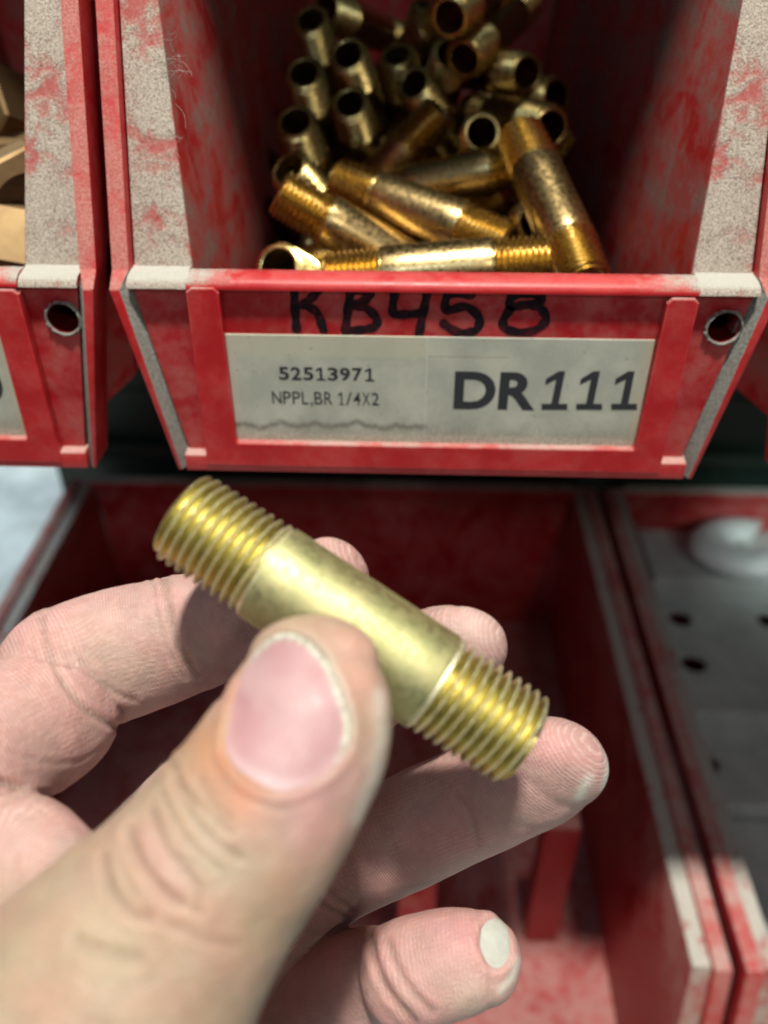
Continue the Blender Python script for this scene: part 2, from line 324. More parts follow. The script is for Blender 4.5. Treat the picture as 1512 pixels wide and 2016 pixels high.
def card(parent, x0=-47.6, x1=47.6):
    bm = bmesh.new(); box(bm, x0, x1, -0.05, 0.38, -110.3, -82.6); o = link("label_card", bm_mesh("label_card", bm, 0.06, 1), M_label, parent); return o
cm = card(bin_main); cm["label"] = "stained paper label printed 52513971 NPPL,BR 1/4X2 and DR111"
def printed(name, txt, x0, x1, zt, zb, widths, bold, parent):       # one line of print, character by character
    tot = sum(widths); x = x0; u = (x1 - x0) / tot
    for ch, wd in zip(txt, widths):
        cw = wd * u; h = zt - zb
        if ch == "1":
            st = 0.17 if bold > 0.02 else 0.09; m = x + cw * 0.52; hw = st * h * 0.55
            g = [(x + cw*.14, zb), (x + cw*.88, zb), (x + cw*.88, zb + st*h*.8), (m + hw, zb + st*h*.8), (m + hw, zt), (m - hw*.4, zt), (x + cw*.12, zt - h*.17), (x + cw*.12, zt - h*.33), (m - hw, zt - h*.20), (m - hw, zb + st*h*.8), (x + cw*.14, zb + st*h*.8)]
            me = curve_mesh("character", [g], 0.0); V = verts_np(me); X, Z = V[:, 0], V[:, 1]
        elif ch == " ": x += cw; continue
        else:
            me = text_mesh(ch, bold); V = verts_np(me); mn, mx = V[:, :2].min(0), V[:, :2].max(0); U = (V[:, :2] - mn) / (mx - mn)
            b0, t0 = (zb - h * .22, zb + h * .18) if ch == "," else (zb, zt)
            if ch == ",": X = x + cw * .3 + U[:, 0] * cw * .45
            else: X = x + cw * .07 + U[:, 0] * cw * .84
            Z = b0 + U[:, 1] * (t0 - b0)
        set_verts(me, np.stack([X, np.full(len(V), -0.09), Z], -1) * MM)
        if me.polygons and me.polygons[0].normal.y > 0: me.flip_normals()
        link(name, me, M_ink, parent, None); x += cw
(xa, za), (xb, zb_) = on_front(546, 722, -.09), on_front(740, 757, -.09); zc = on_front(546, 748, -.09)[1]
printed("stock_number_digit", "52513971", xa, xb, za, zc, [1]*8, 0.026, cm)
(xa, za), (xb, zb_) = on_front(533, 770, -.09), on_front(748, 800, -.09); zc = on_front(533, 795, -.09)[1]
printed("item_text_character", "NPPL,BR 1/4X2", xa, xb, za, zc, [1.25, 1.05, 1.05, .9, .5, 1.1, 1.1, .45, .9, .8, 1, 1.05, 1], 0.006, cm)
flat_text("bin_code", "DR", (896, 731, 1052, 808), -0.09, M_ink, cm, 0.034)
for k in range(3):            # the three slanted ones, with a flag and a foot
    gx = 1066 + k * 68.5; g = [(0, 76), (0, 64), (19, 64), (29, 16), (7, 27), (9, 15), (34, 0), (47, 0), (34, 64), (51, 64), (51, 76)]
    me = curve_mesh("digit", [[on_front(gx + u, 731 + v_, -0.1) for u, v_ in g]], 0.0); V = verts_np(me); set_verts(me, np.stack([V[:, 0], np.full(len(V), -0.10), V[:, 1]], -1) * MM)
    if me.polygons[0].normal.y > 0: me.flip_normals()
    link("bin_code_digit", me, M_ink, cm, None)
cl = card(bin_left); me0 = text_mesh("0", 0.03); V = verts_np(me0); mn, mx = V[:, :2].min(0), V[:, :2].max(0); U = (V[:, :2] - mn) / (mx - mn)
set_verts(me0, np.stack([37.2 + U[:, 0] * 7.2, np.full(len(U), -0.09), -100.6 + U[:, 1] * 9.8], -1) * MM); me0.flip_normals() if me0.polygons[0].normal.y > 0 else None
link("bin_code", me0, M_ink, cl, None)
card(bin_right)

# hand lettering in black marker above the label
def ribbon(strokes, width, y):
    bm = bmesh.new(); k = 0
    for st in strokes:
        pts = [Vector(on_front(*p, y)) for p in st]; dense = []
        for i in range(len(pts) - 1):
            p0, p1, p2, p3 = pts[max(i-1, 0)], pts[i], pts[i+1], pts[min(i+2, len(pts)-1)]
            for j in range(8):
                t = j / 8; dense.append(0.5 * ((2*p1) + (p2-p0)*t + (2*p0-5*p1+4*p2-p3)*t*t + (3*p1-p0-3*p2+p3)*t**3))
        dense.append(pts[-1]); L, Rr = [], []
        y_ = y - 0.004 * k; k += 1; n = len(dense)
        for i, p in enumerate(dense):
            d = (dense[min(i+1, n-1)] - dense[max(i-1, 0)]).normalized(); nn = Vector((-d.y, d.x)); wd = width * (0.5 + 0.06 * math.sin(i * 0.9 + k))
            L.append(bm.verts.new((p.x + nn.x * wd, y_, p.y + nn.y * wd))); Rr.append(bm.verts.new((p.x - nn.x * wd, y_, p.y - nn.y * wd)))
        for i in range(n - 1): bm.faces.new((L[i], L[i+1], Rr[i+1], Rr[i]))
        for e, d in ((0, -1), (n - 1, 1)):     # round ends
            p = dense[e]; dr = (dense[e] - dense[e - d]).normalized(); a0 = math.atan2(dr.y, dr.x); c = bm.verts.new((p.x, y_ - 0.0005, p.y))
            arc = [bm.verts.new((p.x + math.cos(a0 + math.pi*(j/8 - .5)) * width * .5, y_ - 0.0005, p.y + math.sin(a0 + math.pi*(j/8 - .5)) * width * .5)) for j in range(9)]
            for a, b in zip(arc, arc[1:]): bm.faces.new((c, a, b))
    for v in bm.verts: v.co *= MM
    me = bpy.data.meshes.new("marker"); bm.to_mesh(me); bm.free(); return me
glyphs = [("K", [[(579, 566), (581, 610), (584, 650)], [(630, 569), (612, 588), (596, 601)], [(598, 600), (624, 616), (637, 650)]]),
 ("B", [[(690, 572), (685, 610), (680, 652)], [(688, 573), (722, 573), (727, 583), (708, 597), (686, 602)], [(686, 602), (718, 606), (741, 627), (737, 643), (712, 649), (680, 651)]]),
 ("4", [[(777, 578), (774, 616), (800, 619), (832, 617)], [(841, 578), (833, 617), (825, 657)]]),
 ("5", [[(928, 581), (884, 580), (879, 611), (917, 604), (943, 626), (936, 650), (904, 655), (873, 637)]]),
 ("8", [[(1062, 582), (1035, 578), (1006, 586), (1008, 604), (1040, 600), (1065, 608), (1074, 632), (1045, 653), (1004, 651), (990, 634), (1008, 604)], [(1040, 600), (1066, 592), (1062, 580)]])]
for ch, st in glyphs: link("marker_character", ribbon(st, 2.0, 0.30), M_marker, bin_main, None)

# ------------------------------------------------------------------ brass nipples
def lathe(rows, n):     # rows of (axial, radius or f(theta)) -> V, F
    V, F = [], []; th = np.arange(n) * 2 * math.pi / n
    for ax, r in rows:
        rr = r(th) if callable(r) else np.full(n, r)
        V += np.stack([rr * np.cos(th), rr * np.sin(th), np.full(n, ax) if not callable(ax) else ax(th)], -1).tolist()
    for i in range(len(rows) - 1):
        for j in range(n): F.append((i*n + j, i*n + (j+1) % n, (i+1)*n + (j+1) % n, (i+1)*n + j))
    return np.array(V), F
HL, RO, RB, TL, PT = 27.3, 6.85, 4.5, 14.4, 1.42
def thread_mesh(n, per, h=1.30):
    rows = [(HL - 0.1, RB), (HL, RB + 0.25), (HL, 5.0)]; N = int((TL - 0.2) / PT * per)
    for i in range(N + 1):
        s = 0.25 + (TL - 0.25) * i / N
        def rad(th, s=s):
            f = (s / PT - th / (2 * math.pi)) % 1.0; tri = np.clip(np.abs(2 * f - 1) * 1.16 - 0.06, 0, 1)      # 0 crest, 1 root
            R = RO - 0.30 * (1 - s / TL) - 0.05
            hh = h * np.minimum(1, (TL - s) / 1.6 + 0.02)
            r = R - hh * tri
            return np.maximum(np.minimum(r, 5.35 + 1.3 * s / 1.0), 5.0)
        rows.append((HL - s, rad))
    return lathe(rows, n)
def nipple_meshes(tag, n, per, mb, mt):
    V, F = lathe([(-HL + TL, RO - 0.6), (-HL + TL - .05, RO - 0.05), (-HL + TL + 0.15, RO), (-8, RO), (0, RO), (8, RO), (HL - TL - 0.15, RO), (HL - TL + .05, RO - 0.05), (HL - TL, RO - 0.6)], n)
    Vb, Fb = lathe([(HL - 0.3, RB), (10, RB), (0, RB), (-10, RB), (-HL + 0.3, RB)], n); Fb = [tuple(i + len(V) for i in f) for f in Fb]
    barrel = from_np("barrel_" + tag, np.vstack([V, Vb]), F + Fb); barrel.materials.append(mb)
    Vt, Ft = thread_mesh(n, per); th = from_np("thread_" + tag, Vt, Ft); th.materials.append(mt)
    V2 = Vt.copy(); V2[:, 2] *= -1; V2[:, 1] *= -1; th2 = from_np("thread2_" + tag, V2, Ft); th2.materials.append(mt)
    for m in (th, th2):
        b = bmesh.new(); b.from_mesh(m); bmesh.ops.recalc_face_normals(b, faces=b.faces); b.to_mesh(m); b.free()
    return barrel, th, th2
def nipple(label, meshes, A, B, group=None, roll=0.0):
    A, B = Vector(A), Vector(B); e = empty("pipe_nipple", label, "pipe nipple", (A + B) / 2, group=group)
    e.rotation_mode = 'QUATERNION'; e.rotation_quaternion = (B - A).to_track_quat('Z', 'Y') @ Euler((0, 0, roll)).to_quaternion()
    link("barrel", meshes[0], None, e, 40); link("thread", meshes[1], None, e, 60); link("thread", meshes[2], None, e, 60)
    return e
fine = nipple_meshes("held", 128, 16, M_barrel, M_thread)
NA, NB = at(352, 1010, 115), at(1035, 1462, 112)
d_ = (NB - NA) / np.linalg.norm(NB - NA); mid_ = (NA + NB) / 2
nipple("bright brass pipe nipple, threaded at both ends, pinched between thumb and fingers", fine, mid_ - d_ * HL, mid_ + d_ * HL, roll=0.6)

coarse = nipple_meshes("heap", 40, 8, M_oldbrass, M_oldthread)
HEAP = [
 ((-35.5, 328.3, -39.2), (-28.7, 362.9, -80.9), 'nipple with open end facing out, topmost of the column along the left wall'),
 ((-21.6, 304.1, -45.9), (-12.3, 344.0, -81.8), 'nipple with open end facing out, upper one in the second column from left'),
 ((-34.7, 295.6, -49.8), (-30.6, 332.2, -90.1), 'nipple with open end facing out, second from the top along the left wall'),
 ((-35.5, 273.6, -59.2), (-28.7, 308.1, -100.9), 'nipple with open end facing out, third down the left wall'),
 ((-35.5, 252.6, -67.0), (-12.7, 281.7, -107.2), 'nipple whose open end shows just above the slanting threaded one at left'),
 ((-35.5, 230.8, -67.2), (12.1, 229.6, -94.0), 'nipple slanting down to the right, threads lit gold, by the left wall near the front'),
 ((11.4, 315.0, -47.3), (7.4, 360.4, -77.4), "nipple with round dark opening facing out, high in the heap's middle"),
 ((-6.5, 321.0, -48.5), (5.0, 346.8, -95.2), 'nipple with open end facing out, just right of the two left columns'),
 ((46.8, 313.2, -59.1), (21.7, 359.4, -73.7), 'nipple pointing its dark opening at the right wall, upper right of the heap'),
 ((8.4, 283.7, -58.4), (-29.1, 286.4, -97.9), "dull coppery nipple lying from the heap's middle down to the left"),
 ((20.2, 276.4, -62.5), (21.4, 326.0, -85.2), "nipple facing out with a wide round opening, right of the heap's middle"),
 ((40.5, 274.2, -60.5), (23.1, 325.5, -67.1), 'nipple with dark opening low on the right, above the leaning one'),
 ((-20.6, 294.9, -58.2), (-13.8, 333.1, -96.6), 'nipple with open end facing out, lower one in the second column from left'),
 ((43.0, 205.2, -81.2), (28.7, 252.1, -57.1), 'nipple leaning on the right wall just behind the front lip'),
 ((33.4, 201.4, -74.1), (-20.9, 202.4, -79.7), 'nipple lying flat right behind the front lip, brightest of the heap'),
 ((25.6, 224.4, -78.7), (-21.6, 250.3, -69.8), 'nipple with shiny threads slanting down right, above the flat one behind the lip'),
 ((36.8, 263.2, -67.0), (-15.2, 272.0, -80.9), 'dark nipple lying crosswise in the middle of the heap'),
 ((-32.9, 204.7, -77.6), (-18.2, 248.2, -107.2), 'nipple with its wide open end peeking over the lip at the left'),
 ((34.0, 238.8, -76.8), (35.5, 290.1, -95.4), 'nipple mostly hidden left of the one leaning on the right wall'),
 ((-1.8, 256.7, -77.9), (45.3, 242.5, -101.5), "nipple half hidden under the slanting ones in the heap's middle"),
 ((4.2, 349.4, -37.3), (-10.8, 361.6, -88.4), "nipple in the back row near the frame's top, left of the topmost"),
 ((28.0, 337.6, -24.9), (9.3, 287.1, -33.8), "topmost nipple of the heap, opening towards the viewer at the frame's top"),
 ((20.4, 336.9, -38.3), (7.6, 387.3, -54.9), 'nipple tucked in behind the topmost one of the heap'),
 ((14.0, 326.8, -33.4), (-19.4, 349.8, -69.9), "nipple mostly hidden behind the openings at the heap's top"),
 ((-0.8, 304.9, -54.3), (20.1, 343.9, -86.3), 'nipple facing out just below the high middle openings'),
 ((35.9, 308.2, -51.8), (16.2, 358.7, -59.1), 'nipple opening to the right, directly above the one aimed at the right wall'),
 ((14.6, 295.6, -46.0), (36.9, 344.4, -36.0), 'nipple tilted up to the right, its opening to the left, high in the heap'),
 ((-31.9, 344.0, -38.3), (-7.7, 390.5, -53.5), 'nipple lying crosswise behind the top of the left column'),
 ((8.3, 276.0, -93.6), (-35.5, 243.3, -93.9), None),
 ((40.6, 339.5, -107.2), (7.2, 296.3, -107.2), None),
 ((10.9, 339.6, -103.6), (-15.4, 297.3, -81.3), None),
 ((47.8, 297.0, -87.6), (47.8, 242.4, -87.7), None),
 ((-8.5, 394.0, -107.2), (-35.4, 439.2, -92.6), None),
 ((1.2, 281.7, -83.5), (47.9, 309.8, -87.9), None),
 ((-14.9, 248.8, -84.7), (36.5, 231.1, -88.9), None),
 ((47.9, 305.5, -71.1), (13.8, 266.0, -87.2), None),
 ((19.0, 378.3, -91.1), (43.3, 331.5, -77.0), None),
 ((8.4, 418.4, -102.4), (40.4, 374.3, -104.8), None),
 ((25.4, 210.3, -107.2), (-0.7, 258.1, -103.3), None),
 ((-31.5, 375.2, -107.1), (-35.5, 320.7, -107.1), None),
 ((10.0, 395.5, -85.5), (-35.4, 365.9, -91.9), None),
 ((-35.4, 388.2, -101.4), (17.8, 376.9, -106.1), None),
 ((7.0, 439.2, -81.3), (23.2, 388.0, -91.5), None),
 ((-1.0, 189.5, -107.2), (-6.7, 243.8, -107.2), None),
 ((-35.4, 300.5, -107.2), (-35.4, 245.9, -107.2), None),
 ((34.7, 311.8, -107.2), (28.3, 257.6, -107.2), None),
 ((36.1, 329.7, -91.0), (14.0, 281.3, -103.0), None),
 ((35.0, 348.8, -98.2), (3.7, 304.1, -96.1), None),
 ((-4.2, 292.4, -107.2), (-6.9, 346.9, -107.2), None),
 ((30.7, 229.1, -107.2), (3.9, 276.6, -107.2), None),
 ((47.8, 268.1, -106.0), (47.8, 322.7, -104.6), None),
 ((16.6, 360.6, -104.3), (-35.2, 348.1, -92.7), None),
 ((26.8, 418.5, -92.1), (47.8, 368.4, -87.4), None),
 ((-17.8, 290.0, -107.2), (-20.4, 344.6, -107.2), None),
]

for a, b, lab in HEAP:
    nipple(lab or "dark brass nipple buried in the shaded lower layers of the heap in the middle bin", coarse, a, b, "brass pipe nipples heaped in the middle red bin", random.uniform(0, 6))

# ------------------------------------------------------------------ fittings in the left bin
def hexbody(n=6, r=15, h=22, bore=8, cut=0.8):
    rows = []
    for z, k in ((0, -cut), (cut, 0), (h - cut, 0), (h, -cut)):
        def rad(th, k=k):
            a = (th + math.pi / n) % (2 * math.pi / n) - math.pi / n; return r * math.cos(math.pi / n) / np.cos(a) + k
        rows.append((z, rad))
    rows = [(h * 0.3, bore), (0, bore)] + rows + [(h, bore), (h * 0.3, bore)]
    return lathe(rows, 48)
def hex_fitting(label, loc, rot, r, h, bore):
    e = empty("hex_fitting", label, "pipe fitting", loc, rot, "large brass fittings in the left bin")
    V, F = hexbody(6, r, h, bore); link("hex_body", from_np("hex_body", V, F), M_fit, e, 30)
    V, F = lathe([(0.2, bore), (-12, bore), (-12, r * .7), (-1, r * .74), (0, r * .74)], 40); link("socket", from_np("socket", V, F), M_fit, e, 40)
    return e
p = at(42, 400, 228); hex_fitting("big tan brass hex fitting lying nearest the front of the left bin", p, (math.radians(80), 0.2, 0.5), 15.5, 24, 9)
p = at(40, 255, 252); hex_fitting("olive brass hex fitting lying behind the tan one in the left bin", p, (math.radians(60), 0.5, -0.6), 15, 22, 9)
p = at(-40, 330, 250); hex_fitting("brass hex fitting half out of view at the left bin's middle", p, (math.radians(30), 0.4, 0.3), 15, 22, 9)
p = at(10, 490, 215); hex_fitting("low brass hex fitting just behind the lip of the left bin", p, (math.radians(100), -0.3, 1.5), 13, 20, 8)

# ------------------------------------------------------------------ lower row of larger bins
ZR = -233.0; KL = 1.618      # the lower bins are this much larger than first sketched
def lower_bin(label, xc):
    R = empty("large_storage_bin", label, "storage bin", (xc * KL, 0, 0), group="larger red bins of the lower row")
    yb, yk = 335, 115; zf = ZR - 86
    for s in (-1, 1):
        q = lambda x, y, z: (s * x, y, z)
        prof = [(100, zf), (100, ZR - 62), (104, ZR - 44), (yk, ZR), (yb, ZR), (yb, zf)]
        bm = bmesh.new(); I = lambda z: 114 - (ZR - z) * 0.03; O = lambda z: 119.6 - (ZR - z) * 0.03
        A = [bm.verts.new(q(I(z), y, z)) for y, z in prof]; B = [bm.verts.new(q(O(z), y, z)) for y, z in prof]
        bm.faces.new(A); bm.faces.new(B[::-1])
        for i in range(6): bm.faces.new((A[i], B[i], B[(i+1) % 6], A[(i+1) % 6]))
        link("side_wall", bm_mesh("side_wall", bm, 0.8), M_low, R)
        bm = bmesh.new(); rows = []
        for y, z in [(yb, ZR), (yk, ZR), (104, ZR - 44), (100, ZR - 62)]:
            rows.append([bm.verts.new(q(119.0, y - 2, z + 2.2)), bm.verts.new(q(123.8, y - 2, z + 2.2)), bm.verts.new(q(123.8, y + 3, z - 6)), bm.verts.new(q(119.0, y + 3, z - 6))])
        for a, b in zip(rows, rows[1:]):
            for k in range(4): bm.faces.new((a[k], a[(k+1) % 4], b[(k+1) % 4], b[k]))
        bm.faces.new(rows[0]); bm.faces.new(rows[-1]); link("outer_rim", bm_mesh("outer_rim", bm, 0.8), M_clean, R)
    bm = bmesh.new(); box(bm, -112, 112, 100, yb, zf - 3, zf); link("base", bm_mesh("base", bm), M_lowin, R)
    bm = bmesh.new(); box(bm, -113, 113, yb, yb + 3.5, zf - 3, ZR + 1); box(bm, -122, 122, yb - 3, yb, ZR - 5, ZR + 1.5); link("back_panel", bm_mesh("back_panel", bm, 0.6), M_low, R)
    bm = bmesh.new(); box(bm, -112, 112, 98, 102, zf - 3, ZR - 44); box(bm, -114, 114, 94, 103, ZR - 46, ZR - 42); link("front_panel", bm_mesh("front_panel", bm, 0.8), M_low, R)
    R.scale = (KL, KL, KL); return R
low_main = lower_bin("large red bin below the middle one, behind the hand, dark inside", -36)
low_right = copy_tree(low_main)
for dx, dy in ((1075, 266), (820, 236)):          # short divider posts standing on the floor
    q_ = onY(dx, 1800, dy) / KL; bm = bmesh.new(); box(bm, q_[0] + 36 - 6, q_[0] + 36 + 6, dy / KL, dy / KL + 9, ZR - 85.8, ZR - 14); link("divider_post", bm_mesh("divider_post", bm, 1.5), M_lowin if dx > 1000 else M_low, low_main)
low_right.location.x = 215 * KL * MM; low_right["label"] = "large red bin at the lower right, holding grey perforated steel plates"

def plate(label, y0, y1, z, holes, tilt=0.0, x0=112, x1=300):
    e = empty("perforated_plate", label, "steel plate", ((x0 + x1) / 2 * KL, (y0 + y1) / 2 * KL, z * KL), (tilt, 0, 0), "grey perforated steel plates in the lower right bin")
    hw, hd = (x1 - x0) / 2, (y1 - y0) / 2
    lp = [[(-hw, -hd), (hw, -hd), (hw, hd), (-hw, hd)]] + [circle(hx - (x0 + x1) / 2, hy - (y0 + y1) / 2, 5.6) for hx, hy in holes]
    me = curve_mesh("web", lp, 1.0, 0.2); set_verts(me, verts_np(me) * MM); link("web", me, M_steel, e, 30)
    bm = bmesh.new(); box(bm, -hw, hw, -hd - 1.6, -hd + 0.4, -15, 1.4); link("flange", bm_mesh("flange", bm, 0.5), M_steel, e)
    e.scale = (KL, KL, KL); return e
zp = ZR - 40
plate("grey steel plate farthest back in the lower right bin", 300, 334, zp + 17, [], 0.0)
plate("grey steel plate with two dark holes, widest in the lower right bin", 238, 306, zp, [(125, 303 - 12), (124, 263), (165, 291), (164, 263)], 0.0)
plate("grey steel plate with one hole, second from the front in the lower right bin", 202, 236, zp - 10, [(119.5, 219), (158, 219)], 0.0)
plate("front grey steel plate in the lower right bin, beside a shining rivet head", 150, 199, zp - 20, [(118, 181), (157, 181)], 0.05)
def rivet(x, y, z):
    V, F = lathe([(3.2, 0.05), (2.9, 1.6), (2.0, 3.0), (0.6, 3.8), (-1.5, 3.9)], 24)
    o = link("rivet", from_np("rivet", V, F), M_white, None, 60); o.location = Vector((x, y, z)) * MM * KL; o.scale = (KL, KL, KL)
    o["label"] = "small shining round rivet head beside the hole of the front steel plate"; o["category"] = "rivet"
rivet(113.5, 186, zp - 17.0)
# white curved clip lying on the plates
bm = bmesh.new(); n = 26; ringv = []
for i in range(n + 1):
    a = math.radians(60 + 250 * i / n); cx, cy = 16 * math.cos(a), 12.5 * math.sin(a); wd = 12
    for_ = []
    for j in range(10):
        b = 2 * math.pi * j / 10; rr = 1 + wd / 20 * math.cos(b); for_.append(bm.verts.new((cx * rr, cy * rr, 6 * math.sin(b))))
    ringv.append(for_)
for a, b in zip(ringv, ringv[1:]):
    for j in range(10): bm.faces.new((a[j], a[(j+1) % 10], b[(j+1) % 10], b[j]))
bm.faces.new(ringv[0]); bm.faces.new(ringv[-1][::-1])
o = link("hose_clip", bm_mesh("hose_clip", bm), M_white, None, 60); o.location = Vector(onZ(1466, 1078, (zp + 27) * KL)) * MM; o.scale = (KL, KL, KL)
o["label"] = "glossy white C-shaped plastic clip lying on the grey steel plates"; o["category"] = "clip"

# lint and hairs caught on the dusty front edges of the middle and left bins
bm = bmesh.new()
def hair(pts, r=0.045):
    pts = [Vector(p) for p in pts]; prev = None
    for i, p in enumerate(pts):
        d = (pts[min(i+1, len(pts)-1)] - pts[max(i-1, 0)]).normalized(); a = d.orthogonal().normalized(); b = d.cross(a)
        rg = [bm.verts.new(p + (a * math.cos(q) + b * math.sin(q)) * r) for q in (0, 2.09, 4.19)]
        if prev:
            for j in range(3): bm.faces.new((prev[j], prev[(j+1) % 3], rg[(j+1) % 3], rg[j]))
        prev = rg
def flange_pt(px, py): 
    n_ = np.array([0, math.cos(math.radians(22)), -math.sin(math.radians(22))]); p0 = np.array([0, YF + 5.2, -69.6]); d = ray(px, py); return d * (n_ @ p0) / (n_ @ d)
for i in range(34):
    if i < 16: px, py = random.uniform(330, 356), random.uniform(40, 260)
    elif i < 24: px, py = random.uniform(1400, 1470), random.uniform(40, 500)
    elif i < 29: px, py = random.uniform(80, 165), random.uniform(30, 480)
    else: px, py = random.uniform(250, 360), random.uniform(250, 520)
    c = flange_pt(px, py); a = random.uniform(0, 6.28); d = np.array([math.cos(a), -0.15, math.sin(a)]); L_ = random.uniform(1.5, 5.5); k_ = random.uniform(-1, 1)
    hair([c + np.array([0, -0.12 - 0.5 * u * random.random(), 0]) + d * L_ * (u - .5) + np.array([-d[2], 0, d[0]]) * k_ * L_ * .35 * math.sin(3 * u) for u in np.linspace(0, 1, 8)])
for v_ in bm.verts: v_.co *= MM
me = bpy.data.meshes.new("lint"); bm.to_mesh(me); bm.free(); o = link("lint", me, dust_mat("lint_fibre", (0.5, 0.48, 0.44), (0.7, 0.68, 0.62)), None, 180); o["kind"] = "stuff"
# ------------------------------------------------------------------ the hand: one continuous skin grown from an implicit surface
def camdir(x, y, z): v = CR * x + CU * y - CF * z; return v / np.linalg.norm(v)      # right, up, towards the viewer
def limb(pts, dorsal, ratio=0.88, cap0=1.0, cap1=0.75, n=18, mods=()):
    P = np.array([at(x, y, D) for x, y, D, w in pts]); W = np.array([w * D / FPX / 2 for x, y, D, w in pts])
    rat = np.interp(np.arange(len(pts)), np.linspace(0, len(pts) - 1, len(np.atleast_1d(ratio))), np.atleast_1d(ratio))
    C, R, Q = [], [], []
    m = len(P)
    for i in range(m - 1):
        a, b, c, d = P[max(i-1, 0)], P[i], P[i+1], P[min(i+2, m-1)]
        wa, wb, wc, wd = W[max(i-1, 0)], W[i], W[i+1], W[min(i+2, m-1)]
        for j in range(n):
            t = j / n; h = lambda p, q, r, s: 0.5 * (2*q + (r-p)*t + (2*p-5*q+4*r-s)*t*t + (3*q-p-3*r+s)*t**3)
            C.append(h(a, b, c, d)); R.append(h(wa, wb, wc, wd)); Q.append(rat[i] + (rat[i+1] - rat[i]) * t)
    C.append(P[-1]); R.append(W[-1]); Q.append(rat[-1]); C, R, Q = np.array(C), np.array(R), np.array(Q)
    T = np.gradient(C, axis=0); T /= np.linalg.norm(T, axis=1)[:, None]
    U = camdir(*dorsal)[None] - T * (T @ camdir(*dorsal))[:, None]; U /= np.linalg.norm(U, axis=1)[:, None]
    Vv = np.cross(T, U); L = np.concatenate([[0], np.cumsum(np.linalg.norm(np.diff(C, axis=0), axis=1))])
    return dict(C=C, R=R, Q=Q, T=T, U=U, V=Vv, L=L, cap0=cap0, cap1=cap1, mods=mods)
def limb_eval(lb, X):
    C = lb['C']; out = np.empty(len(X)); S = np.empty(len(X)); A = np.empty(len(X))
    for s in range(0, len(X), 60000):
        x = X[s:s+60000]; d2 = (x**2).sum(1)[:, None] - 2 * x @ C.T + (C**2).sum(1)[None]; k = d2.argmin(1)
        r = x - C[k]; w = (r * lb['T'][k]).sum(1); u = (r * lb['U'][k]).sum(1); v = (r * lb['V'][k]).sum(1)
        rv = lb['R'][k]; ru = rv * lb['Q'][k]
        ww = np.where((k == 0) & (w < 0), w / (rv * lb['cap0']), np.where((k == len(C)-1) & (w > 0), w / (rv * lb['cap1']), 0.0))
        q = np.sqrt((u/ru)**2 + (v/rv)**2 + ww**2) + 1e-9
        nrm = np.sqrt(u*u + v*v + np.where(ww != 0, w*w, 0)) + 1e-9
        d = nrm * (1 - 1/q); ang = np.arctan2(u / ru, v / rv); al = lb['L'][k] + w
        for f in lb['mods']: d = d - f(al, ang)
        out[s:s+60000] = d; S[s:s+60000] = al; A[s:s+60000] = ang * rv
    return out, S, A
G = lambda x, c, w_: np.exp(-((x - c) / w_)**2)
pal = lambda a: np.clip(-np.sin(a), 0, 1); dor = lambda a: np.clip(np.sin(a), 0, 1)

